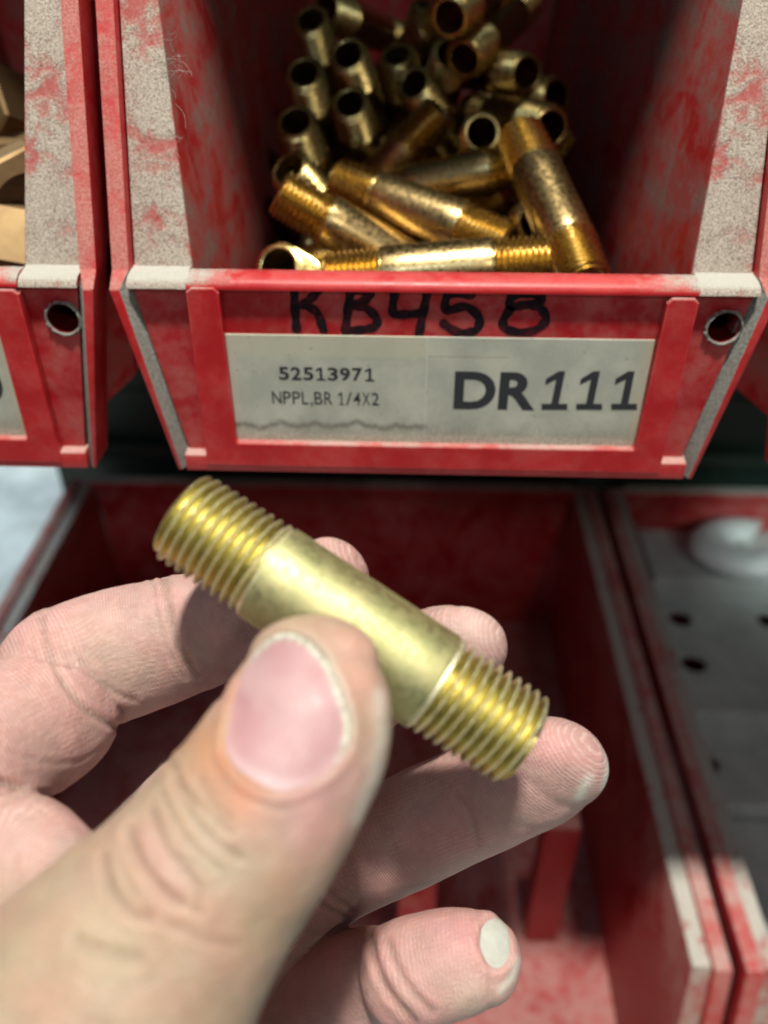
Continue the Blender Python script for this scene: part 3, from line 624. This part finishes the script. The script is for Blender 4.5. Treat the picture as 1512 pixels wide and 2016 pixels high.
LIMBS = {
 'thumb': limb([(60, 2230, 90, 720), (150, 2070, 92, 630), (280, 1886, 94, 535), (368, 1772, 95, 456), (440, 1680, 96, 418), (500, 1600, 97, 402), (556, 1512, 98.5, 380), (594, 1440, 99.5, 364), (610, 1366, 100.5, 334), (618, 1306, 101.5, 270)],
   (-0.30, 0.22, 1), [0.95, 0.9, 0.9, 0.86, 0.86, 0.82, 0.78, 0.74, 0.70, 0.66], cap1=0.72),
 'index_tip': limb([(130, 1322, 134, 268), (215, 1294, 137, 272), (330, 1260, 138, 258), (430, 1228, 136.5, 236), (530, 1188, 133, 214), (620, 1146, 130, 190), (655, 1128, 129, 165)], (-0.2, 0.5, -0.85), [0.9, 0.88, 0.85, 0.85, 0.82, 0.78, 0.72], cap1=0.8),
 'index_base': limb([(-190, 1600, 114, 330), (-70, 1510, 120, 318), (30, 1445, 126, 300), (95, 1412, 130, 286)], (-0.6, 0.4, -0.6), [0.95, 0.95, 0.92, 0.9], cap1=0.98),
 'web': limb([(0, 1700, 112, 262), (40, 1705, 112, 268), (90, 1800, 108, 320), (120, 1950, 102, 420)], (-0.6, 0.5, 0.5), 0.9, cap0=1.0),
 'middle': limb([(160, 1850, 143, 240), (260, 1720, 146, 222), (390, 1588, 148, 222), (560, 1450, 148, 225), (720, 1345, 141, 212), (840, 1292, 133.5, 196), (890, 1274, 131, 190), (915, 1270, 130, 176)], (-0.1, 0.5, -0.85), [0.9, 0.9, 0.9, 0.9, 0.86, 0.82, 0.78, 0.72], cap1=0.95),
 'ring': limb([(180, 2130, 140, 330), (330, 1990, 150, 270), (480, 1845, 156, 248), (630, 1716, 157, 236), (795, 1640, 153, 232), (950, 1568, 144.5, 236), (1040, 1526, 138, 242), (1085, 1504, 135, 226)], (-0.1, 0.35, -0.93), [0.9, 0.9, 0.88, 0.86, 0.85, 0.82, 0.78, 0.70], cap1=0.95),
 'pinky_base': limb([(300, 2250, 145, 330), (430, 2110, 156, 270), (560, 2030, 158, 262), (660, 1972, 153, 258), (735, 1945, 146, 240), (780, 1930, 141, 214)], (0.1, 0.5, -0.85), 0.9),
 'pinky_tip': limb([(790, 1920, 135.5, 200), (830, 1908, 134, 206), (885, 1896, 133, 202), (930, 1889, 132.5, 190), (948, 1887, 132.5, 176)], (0.15, 0.62, 0.77), [0.9, 0.9, 0.86, 0.8, 0.74], cap0=0.8, cap1=0.86),
 'palm': limb([(-240, 1680, 122, 420), (-120, 1900, 128, 520), (60, 2090, 130, 600), (200, 2260, 130, 560)], (-0.2, 0.3, -0.9), 0.6),
 'heel': limb([(150, 2120, 122, 420), (300, 2150, 124, 400), (430, 2110, 126, 220)], (0.1, 0.3, -0.9), 0.7),
 'wrist': limb([(60, 2150, 116, 640), (-60, 2450, 108, 700), (-260, 2900, 98, 700), (-520, 3500, 88, 760)], (-0.2, 0.3, 0.9), 0.72),
}
ORDER = list(LIMBS); VOX = 0.45
lo = np.min([ (l['C'] - l['R'][:, None]).min(0) for l in LIMBS.values()], 0) - 4
hi = np.max([ (l['C'] + l['R'][:, None]).max(0) for l in LIMBS.values()], 0) + 4
lo = np.maximum(lo, [-130, -30, -230]); dims = np.ceil((hi - lo) / VOX).astype(int)
FINGERS = {'thumb', 'index_tip', 'index_base', 'middle', 'ring', 'pinky_tip', 'pinky_base'}
def smin(a, b, k): h = np.clip(0.5 + 0.5 * (b - a) / k, 0, 1); return b + (a - b) * h - k * h * (1 - h)
field = np.full(dims, 6.0, np.float32)
KK = {'thumb': 1.0, 'index_tip': 1.2, 'index_base': 2.2, 'web': 4.0, 'middle': 1.0, 'ring': 1.0, 'pinky_base': 1.2, 'pinky_tip': 1.6, 'palm': 5.0, 'heel': 4.0, 'wrist': 7.0}
for nm in ['palm', 'wrist', 'heel', 'thumb', 'web', 'index_base', 'index_tip', 'middle', 'ring', 'pinky_base', 'pinky_tip']:
    l = LIMBS[nm]; b0 = np.maximum(((l['C'] - l['R'][:, None]).min(0) - 5 - lo) / VOX, 0).astype(int); b1 = np.minimum(((l['C'] + l['R'][:, None]).max(0) + 5 - lo) / VOX + 1, dims).astype(int)
    if (b1 <= b0).any(): continue
    gx, gy, gz = [np.arange(b0[i], b1[i]) * VOX + lo[i] for i in range(3)]
    # coarse pass first so that only cells near the surface get the fine evaluation
    X = np.stack(np.meshgrid(gx, gy, gz, indexing='ij'), -1).reshape(-1, 3)
    st = X.reshape(len(gx), len(gy), len(gz), 3)[::4, ::4, ::4].reshape(-1, 3); dc, _, _ = limb_eval(l, st)
    near = (np.abs(dc) < 7.0).reshape(len(gx[::4]), len(gy[::4]), len(gz[::4])); ins = (dc <= -7.0).reshape(near.shape)
    nearf = near.repeat(4, 0).repeat(4, 1).repeat(4, 2)[:len(gx), :len(gy), :len(gz)].reshape(-1); insf = ins.repeat(4, 0).repeat(4, 1).repeat(4, 2)[:len(gx), :len(gy), :len(gz)].reshape(-1)
    d = np.where(insf, -6.0, 6.0); d[nearf] = limb_eval(l, X[nearf])[0]
    sl = tuple(slice(b0[i], b1[i]) for i in range(3)); field[sl] = smin(field[sl], np.clip(d, -6, 6).reshape(len(gx), len(gy), len(gz)), KK[nm])
field[[0, -1]] = 6; field[:, [0, -1]] = 6; field[:, :, [0, -1]] = 6

def surface_nets(f):
    s = f < 0; nx, ny, nz = f.shape
    acc = np.zeros((nx-1, ny-1, nz-1, 3), np.float32); cnt = np.zeros((nx-1, ny-1, nz-1), np.int16)
    for ax in range(3):
        a = [slice(None)]*3; b = [slice(None)]*3; a[ax] = slice(0, -1); b[ax] = slice(1, None)
        fa, fb = f[tuple(a)], f[tuple(b)]; E = np.argwhere(s[tuple(a)] != s[tuple(b)])
        if not len(E): continue
        va, vb = fa[tuple(E.T)], fb[tuple(E.T)]; p = E.astype(np.float32); p[:, ax] += va / (va - vb)
        o1, o2 = [i for i in range(3) if i != ax]
        for i in (0, 1):
            for j in (0, 1):
                c = E.copy(); c[:, o1] -= i; c[:, o2] -= j
                ok = (c >= 0).all(1) & (c < np.array(cnt.shape)).all(1)
                np.add.at(acc, tuple(c[ok].T), p[ok]); np.add.at(cnt, tuple(c[ok].T), 1)
    idx = np.full(cnt.shape, -1, np.int64); act = np.argwhere(cnt > 0); idx[tuple(act.T)] = np.arange(len(act))
    V = acc[tuple(act.T)] / cnt[tuple(act.T)][:, None]; F = []
    for ax in range(3):
        a = [slice(None)]*3; b = [slice(None)]*3; a[ax] = slice(0, -1); b[ax] = slice(1, None)
        E = np.argwhere(s[tuple(a)] != s[tuple(b)]); flip = s[tuple(a)][tuple(E.T)]
        o1, o2 = (ax+1) % 3, (ax+2) % 3
        def ix(i, j): c = E.copy(); c[:, o1] -= i; c[:, o2] -= j; return idx[tuple(c.T)]
        E_ok = (E[:, o1] > 0) & (E[:, o2] > 0); E = E[E_ok]; flip = flip[E_ok]
        q = np.stack([ix(0, 0), ix(1, 0), ix(1, 1), ix(0, 1)], 1); q[~flip] = q[~flip][:, ::-1]; F.append(q)
    return V, np.vstack(F)
HV, HF = surface_nets(field); HV = HV * VOX + lo
# light relaxing of the grid steps
def neighbours(F, n): e = np.vstack([F[:, [0, 1]], F[:, [1, 2]], F[:, [2, 3]], F[:, [3, 0]]]); return np.vstack([e, e[:, ::-1]])
NE = neighbours(HF, len(HV)); deg = np.bincount(NE[:, 0], minlength=len(HV)).astype(float)
def relax(A): 
    return np.stack([np.bincount(NE[:, 0], A[NE[:, 1], i], len(HV)) for i in range(A.shape[1])], 1) / deg[:, None]
for lam in (0.5, -0.52, 0.5, -0.52, 0.4): HV = HV + lam * (relax(HV) - HV)
def normals(V):
    n = np.zeros_like(V); fn = np.cross(V[HF[:, 2]] - V[HF[:, 0]], V[HF[:, 3]] - V[HF[:, 1]])
    for k in range(4):
        for i in range(3): n[:, i] += np.bincount(HF[:, k], fn[:, i], len(V))
    return n / (np.linalg.norm(n, axis=1)[:, None] + 1e-12)
NRM = normals(HV)
# which limb each vertex belongs to, and where along and around it sits
best = np.full(len(HV), 99.0); LID = np.zeros(len(HV), int); AL = np.zeros(len(HV)); AR = np.zeros(len(HV))
for i, nm in enumerate(ORDER):
    d, s, a = limb_eval(LIMBS[nm], HV); m = d < best; best[m] = d[m]; LID[m] = i; AL[m] = s[m]; AR[m] = a[m]
PX = proj(HV); FRONT = (NRM * (-HV / np.linalg.norm(HV, axis=1)[:, None])).sum(1)
def is_(*names): return np.isin(LID, [ORDER.index(n) for n in names])
def dline(pts, P=None):     # distance in photo pixels from each vertex to a polyline
    P = PX if P is None else P; pts = np.array(pts, float); d = np.full(len(P), 1e9)
    for a, b in zip(pts[:-1], pts[1:]):
        ab = b - a; t = np.clip(((P - a) @ ab) / (ab @ ab), 0, 1); d = np.minimum(d, np.linalg.norm(P - a - t[:, None] * ab, axis=1))
    return d
def smooth_line(pts, n=8):
    p = np.array(pts, float); out = []
    for i in range(len(p) - 1):
        a, b, c, d = p[max(i-1, 0)], p[i], p[i+1], p[min(i+2, len(p)-1)]
        for j in range(n): t = j / n; out.append(0.5 * (2*b + (c-a)*t + (2*a-5*b+4*c-d)*t*t + (3*b-a-3*c+d)*t**3))
    return np.array(out + [p[-1]])
DISP = np.zeros(len(HV))
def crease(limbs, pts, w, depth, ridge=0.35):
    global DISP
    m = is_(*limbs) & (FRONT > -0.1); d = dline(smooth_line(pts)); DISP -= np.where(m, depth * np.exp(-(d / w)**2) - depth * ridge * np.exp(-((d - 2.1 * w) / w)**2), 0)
THUMB_NAIL = [(444, 1466), (456, 1400), (477, 1330), (508, 1275), (548, 1248), (590, 1252), (630, 1285), (658, 1335), (677, 1385), (687, 1430), (680, 1476), (650, 1515), (600, 1545), (545, 1556), (490, 1530), (455, 1498)]
def inside(poly, P):
    poly = np.array(poly, float); r = np.zeros(len(P), bool); j = len(poly) - 1
    for i in range(len(poly)):
        a, b = poly[i], poly[j]; c = ((a[1] > P[:, 1]) != (b[1] > P[:, 1])) & (P[:, 0] < (b[0] - a[0]) * (P[:, 1] - a[1]) / (b[1] - a[1] + 1e-12) + a[0]); r ^= c; j = i
    return r
tn = smooth_line(THUMB_NAIL + THUMB_NAIL[:1]); tm = is_('thumb') & (FRONT > 0); edge_f = np.clip(FRONT * 2.5, 0, 1)
dn = dline(tn); ins = inside(tn, PX); sd = np.where(ins, -dn, dn)
DISP += edge_f * np.where(tm, -0.55 * np.clip(0.5 - sd / 14, 0, 1) + 0.20 * np.exp(-((sd - 15) / 11)**2), 0)
PINKY_NAIL = [(948, 1828), (962, 1812), (982, 1809), (998, 1828), (1004, 1856), (1001, 1884), (988, 1902), (972, 1906), (956, 1890), (945, 1862)]
pn = smooth_line(PINKY_NAIL + PINKY_NAIL[:1]); pm = is_('pinky_tip') & (FRONT > -0.2); dp = dline(pn); insp = inside(pn, PX); sp_ = np.where(insp, -dp, dp)
DISP += np.where(pm, -0.45 * np.clip(0.5 - sp_ / 10, 0, 1) + 0.22 * np.exp(-((sp_ - 12) / 9)**2), 0)
# creases seen in the photograph
crease(['index_tip', 'index_base'], [(82, 1215), (92, 1270), (118, 1330), (160, 1388), (205, 1420), (246, 1438)], 7, 0.45)
crease(['index_tip'], [(138, 1318), (170, 1350), (205, 1380), (240, 1400)], 6, 0.4)
crease(['index_tip'], [(322, 1135), (330, 1200), (350, 1270), (385, 1330)], 8, 0.35)
crease(['index_tip'], [(300, 1140), (310, 1210), (332, 1280), (362, 1335)], 5, 0.22)
crease(['index_base'], [(0, 1540), (50, 1556), (110, 1572), (150, 1562)], 8, 0.6)
crease(['thumb'], [(335, 1500), (370, 1560), (410, 1600), (450, 1640)], 9, 0.27)
crease(['thumb'], [(345, 1540), (375, 1600), (420, 1650), (470, 1690)], 10, 0.24)
crease(['thumb'], [(255, 1640), (275, 1700), (310, 1745), (350, 1780)], 11, 0.30)
crease(['thumb'], [(205, 1690), (215, 1745), (250, 1790), (290, 1810)], 11, 0.30)
crease(['thumb'], [(300, 1600), (322, 1660), (350, 1700), (385, 1740), (392, 1790)], 9, 0.24)
crease(['thumb'], [(392, 1530), (420, 1580), (455, 1615)], 7, 0.16)
crease(['thumb'], [(150, 1850), (220, 1880), (270, 1890)], 13, 0.24)
crease(['ring'], [(618, 1770), (650, 1790), (680, 1806)], 6, 0.35)
crease(['ring'], [(635, 1745), (665, 1770), (692, 1792)], 6, 0.30)
crease(['pinky_tip', 'pinky_base'], [(728, 1838), (738, 1890), (762, 1950), (815, 2012)], 8, 0.45)
crease(['pinky_tip'], [(762, 1850), (785, 1910), (815, 1955), (850, 1990)], 8, 0.28)
crease(['thumb'], [(372, 1512), (392, 1556), (425, 1592)], 5, 0.13)
crease(['thumb'], [(318, 1560), (345, 1612), (380, 1668), (430, 1712)], 6, 0.14)
crease(['thumb'], [(270, 1668), (300, 1726), (345, 1768), (402, 1806)], 7, 0.16)
crease(['thumb'], [(235, 1700), (262, 1760), (300, 1800)], 6, 0.13)
crease(['thumb'], [(420, 1500), (452, 1548), (500, 1580), (560, 1596)], 6, 0.13)
crease(['thumb'], [(340, 1822), (400, 1850), (470, 1862)], 9, 0.12)
crease(['thumb'], [(330, 1690), (372, 1694), (410, 1720)], 6, 0.13)
crease(['ring'], [(900, 1560), (930, 1610), (940, 1660)], 7, 0.2)
crease(['index_tip'], [(160, 1300), (196, 1340), (232, 1366), (268, 1380)], 5, 0.18)
crease(['index_base'], [(20, 1480), (80, 1500), (150, 1500), (205, 1470)], 6, 0.12)
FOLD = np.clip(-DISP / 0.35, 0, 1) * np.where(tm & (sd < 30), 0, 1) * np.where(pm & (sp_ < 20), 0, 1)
midf = rng.standard_normal((len(HV), 1))
for _ in range(9): midf = 0.9 * relax(midf) + 0.1 * midf
midf = midf[:, 0] / midf.std(); DISP += 0.022 * midf
lowf = rng.standard_normal((len(HV), 1))
for _ in range(40): lowf = 0.9 * relax(lowf) + 0.1 * lowf
lowf = lowf[:, 0] / lowf.std()
DISP += 0.05 * lowf
DISP[HV[:, 2] < -200] = 0
HV = HV + NRM * np.clip(DISP, -1.0, 0.7)[:, None]

# skin colours (pigment): tan back of the thumb, pink pads, orange and white rims round the nail, plaster dust on the tips
COL = np.tile(np.array([0.50, 0.300, 0.272]), (len(HV), 1))
def paint(mask, c, a=1.0):
    global COL
    f = np.clip(mask, 0, 1)[:, None] * a; COL = COL * (1 - f) + np.array(c) * f
def spot(limbs, x, y, r, c, a): paint(np.where(is_(*limbs), np.exp(-(((PX[:, 0] - x)**2 + (PX[:, 1] - y)**2) / r**2)), 0), c, a)
paint(np.where(is_('thumb', 'web', 'wrist'), 1, 0), (0.40, 0.298, 0.215))
paint(np.where(is_('web'), np.clip((1800 - PX[:, 1]) / 120, 0, 1), 0), (0.50, 0.31, 0.275))
spot(['thumb'], 400, 1460, 75, (0.48, 0.25, 0.14), 0.55); spot(['thumb'], 480, 1570, 45, (0.47, 0.20, 0.10), 0.75); spot(['thumb'], 435, 1500, 45, (0.48, 0.22, 0.12), 0.6)
spot(['thumb'], 610, 1600, 95, (0.47, 0.245, 0.245), 0.75); spot(['thumb'], 680, 1540, 80, (0.46, 0.30, 0.29), 0.6); spot(['thumb'], 700, 1300, 90, (0.50, 0.31, 0.25), 0.8)
spot(['thumb'], 440, 1340, 55, (0.58, 0.33, 0.26), 0.7)
for x, y in ((320, 1690), (345, 1730), (300, 1650)): spot(['thumb'], x, y, 38, (0.47, 0.30, 0.25), 0.6)
for x, y in ((210, 1900), (250, 1860), (180, 1840)): spot(['thumb'], x, y, 40, (0.42, 0.33, 0.22), 0.55)
paint(np.where(tm, np.exp(-((sd - 7) / 7)**2), 0) * np.clip((PX[:, 0] - 560) / 80, 0, 1) * np.clip((1500 - PX[:, 1]) / 80, 0, 1), (0.50, 0.50, 0.42), 0.7)
paint(np.where(is_('thumb'), np.exp(-(dline([(745, 1370), (752, 1450), (735, 1540), (705, 1610)]) / 16)**2), 0), (0.60, 0.60, 0.52), 0.6)
spot(['index_tip'], 190, 1290, 80, (0.47, 0.37, 0.30), 0.55); spot(['index_tip'], 250, 1330, 60, (0.45, 0.37, 0.29), 0.5)
spot(['index_base'], 90, 1330, 80, (0.55, 0.34, 0.30), 0.6)
rimr = smooth_line([(1160, 1405), (1190, 1450), (1199, 1500), (1190, 1555)])
paint(np.where(is_('ring'), np.exp(-(dline(rimr) / 9)**2), 0), (0.70, 0.72, 0.66), 0.8)
paint(np.where(is_('ring'), np.exp(-(dline([(1140, 1570), (1152, 1545), (1160, 1532)]) / 10)**2), 0), (0.70, 0.72, 0.64), 0.7)
spot(['ring'], 1140, 1440, 55, (0.50, 0.33, 0.32), 0.5)
spot(['middle'], 930, 1240, 60, (0.62, 0.50, 0.46), 0.6); paint(np.where(is_('middle'), np.exp(-(dline([(1008, 1275), (1016, 1310)]) / 7)**2), 0), (0.72, 0.72, 0.68), 0.8)
spot(['pinky_tip'], 870, 1860, 70, (0.47, 0.28, 0.28), 0.7); spot(['pinky_tip'], 930, 1960, 55, (0.50, 0.44, 0.36), 0.6)
paint(np.where(is_('pinky_tip'), np.exp(-(dline([(1018, 1890), (1010, 1925), (985, 1950)]) / 9)**2), 0), (0.68, 0.68, 0.62), 0.75)
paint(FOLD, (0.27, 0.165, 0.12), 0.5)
COL *= (1 + 0.03 * lowf + 0.03 * midf)[:, None] * np.stack([np.ones(len(HV)), 1 - 0.035 * lowf, 1 - 0.02 * lowf], 1)
RIDGE = np.where(is_('index_tip', 'index_base', 'middle', 'ring', 'web'), 1.0, np.where(is_('pinky_tip'), 0.35, 0.12))
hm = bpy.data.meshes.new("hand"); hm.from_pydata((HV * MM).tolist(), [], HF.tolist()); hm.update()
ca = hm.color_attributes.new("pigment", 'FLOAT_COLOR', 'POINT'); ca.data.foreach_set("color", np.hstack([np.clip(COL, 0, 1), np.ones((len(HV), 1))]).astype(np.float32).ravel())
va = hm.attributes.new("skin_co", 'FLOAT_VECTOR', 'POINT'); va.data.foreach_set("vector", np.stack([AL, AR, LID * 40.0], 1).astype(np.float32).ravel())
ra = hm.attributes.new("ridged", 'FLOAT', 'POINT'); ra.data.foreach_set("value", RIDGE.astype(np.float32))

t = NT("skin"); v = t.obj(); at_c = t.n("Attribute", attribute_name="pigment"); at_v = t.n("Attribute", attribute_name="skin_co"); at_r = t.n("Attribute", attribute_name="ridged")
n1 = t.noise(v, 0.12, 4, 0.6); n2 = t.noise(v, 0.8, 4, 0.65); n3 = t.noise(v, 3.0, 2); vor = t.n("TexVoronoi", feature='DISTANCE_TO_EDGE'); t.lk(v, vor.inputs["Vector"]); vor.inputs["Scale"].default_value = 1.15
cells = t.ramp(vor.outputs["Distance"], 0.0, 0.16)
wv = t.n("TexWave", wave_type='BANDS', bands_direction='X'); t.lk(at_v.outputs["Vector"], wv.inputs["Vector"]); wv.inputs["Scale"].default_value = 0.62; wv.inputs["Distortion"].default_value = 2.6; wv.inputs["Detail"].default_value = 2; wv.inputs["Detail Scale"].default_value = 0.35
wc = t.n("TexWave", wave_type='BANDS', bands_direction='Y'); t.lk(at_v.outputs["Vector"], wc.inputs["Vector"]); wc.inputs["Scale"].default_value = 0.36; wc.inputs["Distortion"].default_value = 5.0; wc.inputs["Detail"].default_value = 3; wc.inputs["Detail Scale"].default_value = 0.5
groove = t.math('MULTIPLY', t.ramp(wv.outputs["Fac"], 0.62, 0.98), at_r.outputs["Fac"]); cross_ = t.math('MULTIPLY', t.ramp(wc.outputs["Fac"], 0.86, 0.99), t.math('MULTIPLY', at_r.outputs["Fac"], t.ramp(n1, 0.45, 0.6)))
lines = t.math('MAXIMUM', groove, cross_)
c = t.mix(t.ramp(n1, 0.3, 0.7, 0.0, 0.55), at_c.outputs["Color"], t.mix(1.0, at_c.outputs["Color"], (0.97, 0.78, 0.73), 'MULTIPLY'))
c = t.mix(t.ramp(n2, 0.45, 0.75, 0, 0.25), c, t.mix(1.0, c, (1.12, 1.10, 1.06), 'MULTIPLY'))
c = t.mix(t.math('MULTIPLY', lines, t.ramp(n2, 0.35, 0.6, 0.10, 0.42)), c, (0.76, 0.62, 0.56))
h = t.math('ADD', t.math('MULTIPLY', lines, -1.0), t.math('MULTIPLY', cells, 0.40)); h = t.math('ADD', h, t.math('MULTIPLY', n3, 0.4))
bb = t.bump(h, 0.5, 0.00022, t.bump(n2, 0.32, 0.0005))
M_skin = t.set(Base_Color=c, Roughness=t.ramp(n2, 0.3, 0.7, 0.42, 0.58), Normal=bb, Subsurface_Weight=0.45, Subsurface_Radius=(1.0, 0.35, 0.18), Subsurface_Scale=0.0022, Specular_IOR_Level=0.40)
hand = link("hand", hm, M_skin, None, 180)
hand["label"] = "dusty left hand pinching the brass nipple, thumb in front and fingers curled behind"; hand["category"] = "hand"

# nails: curved plates laid on the finger ends
def build_nail(name, outline, lift, thick, tipdir, mat, rows=10):
    bv = BVHTree.FromPolygons([tuple(p) for p in HV], [tuple(f) for f in HF]); O = np.array(outline); cen = O.mean(0); n = len(O); ring_all = []
    c0 = ray(*cen); dc = bv.ray_cast(Vector((0, 0, 0)), Vector(c0 / np.linalg.norm(c0)))[0].length
    for k in range(rows + 1):
        f = 1 - k / rows * 0.985; pts = cen + (O - cen) * f; ring_ = []
        for p in pts:
            r = ray(*p); r = r / np.linalg.norm(r); hit = bv.ray_cast(Vector((0, 0, 0)), Vector(r))
            if hit[0] is None or abs(hit[0].length - dc) > 9: hit = bv.find_nearest(Vector(r * (dc + 1.5)))
            ring_.append((hit[0], hit[1]))
        ring_all.append(ring_)
    bm = bmesh.new(); uvc = []; L = []
    for k, rg in enumerate(ring_all):
        e = min(1.0, (k / rows) * 3.2); row = []
        for i, (p, nn) in enumerate(rg):
            if p is None: p, nn = (L[-1][i].co.copy() if L else Vector(ray(*pts[i]) * 125)), Vector((0, -0.6, 0.8))
            row.append(bm.verts.new(p + nn * (0.02 + lift * math.sin(e * math.pi / 2))))
            q = cen + (O[i] - cen) * (1 - k / rows * 0.985); uvc.append(q)
        L.append(row)
    for a, b in zip(L, L[1:]):
        for i in range(n): bm.faces.new((a[i], a[(i+1) % n], b[(i+1) % n], b[i]))
    bm.faces.new(L[-1])
    for _ in range(6): bmesh.ops.smooth_vert(bm, verts=[v for r_ in L[2:] for v in r_], factor=0.5, use_axis_x=True, use_axis_y=True, use_axis_z=True)
    bmesh.ops.recalc_face_normals(bm, faces=bm.faces)
    me = bpy.data.meshes.new(name); 
    for v_ in bm.verts: v_.co *= MM
    bm.to_mesh(me); bm.free()
    at_ = me.attributes.new("nail_co", 'FLOAT_VECTOR', 'POINT'); tip = np.array(tipdir); tip = tip / np.linalg.norm(tip); q = np.array(uvc) - cen
    al = q @ tip; ac = q @ np.array([-tip[1], tip[0]]); al = (al - al.min()) / (al.max() - al.min()); ac = ac / np.abs(ac).max()
    edge = np.repeat(np.arange(rows + 1) / rows, n)
    at_.data.foreach_set("vector", np.stack([al, ac, edge], 1).astype(np.float32).ravel())
    o = link(name, me, mat, hand, 180); return o
t = NT("thumb_nail"); v = t.obj(); a = t.n("Attribute", attribute_name="nail_co"); s3 = t.n("SeparateXYZ"); t.lk(a.outputs["Vector"], s3.inputs[0]); al, ac, ed = s3.outputs
n1 = t.noise(v, 0.15, 3); n2 = t.noise(v, 1.2, 3)
stri = t.n("TexWave", wave_type='BANDS', bands_direction='Y'); t.lk(a.outputs["Vector"], stri.inputs["Vector"]); stri.inputs["Scale"].default_value = 3.0; stri.inputs["Distortion"].default_value = 1.0
c = t.mix(t.ramp(n1, 0.35, 0.65), (0.44, 0.235, 0.245), (0.48, 0.30, 0.305))
c = t.mix(t.ramp(t.math('ABSOLUTE', ac), 0.0, 0.6, 0.22, 0), c, (0.50, 0.33, 0.335))
c = t.mix(t.ramp(al, 0.16, 0.05, 0, 0.55), c, (0.49, 0.355, 0.365))
rimd = t.math('MULTIPLY', t.ramp(ed, 0.16, 0.02), t.ramp(t.math('ADD', al, t.math('MULTIPLY', ac, 0.25)), 0.45, 0.7))
c = t.mix(t.math('MULTIPLY', rimd, 0.9), c, t.mix(t.ramp(n2, 0.4, 0.6), (0.34, 0.36, 0.28), (0.62, 0.63, 0.52)))
M_tnail = t.set(Base_Color=c, Roughness=t.ramp(n2, 0.3, 0.7, 0.46, 0.60), Subsurface_Weight=0.25, Subsurface_Radius=(1, .4, .3), Subsurface_Scale=0.001, Specular_IOR_Level=0.5, Normal=t.bump(stri.outputs["Fac"], 0.12, 0.0002, t.bump(n1, 0.15, 0.0006)))
on = build_nail("thumb_nail", smooth_line(THUMB_NAIL + THUMB_NAIL[:1], 4)[:-1], 0.42, 0.3, (0.35, -1), M_tnail)
on["label"] = "pink thumb nail with dust packed along its free edge"
M_pnail = plain("nail_plaster", (0.47, 0.475, 0.42), 0.85, 0, 0.06, 0.6, 0.5)
on = build_nail("finger_nail", smooth_line(PINKY_NAIL + PINKY_NAIL[:1], 4)[:-1], 0.36, 0.3, (1, 0.3), M_pnail)
on["label"] = "little-finger nail coated white with dust"
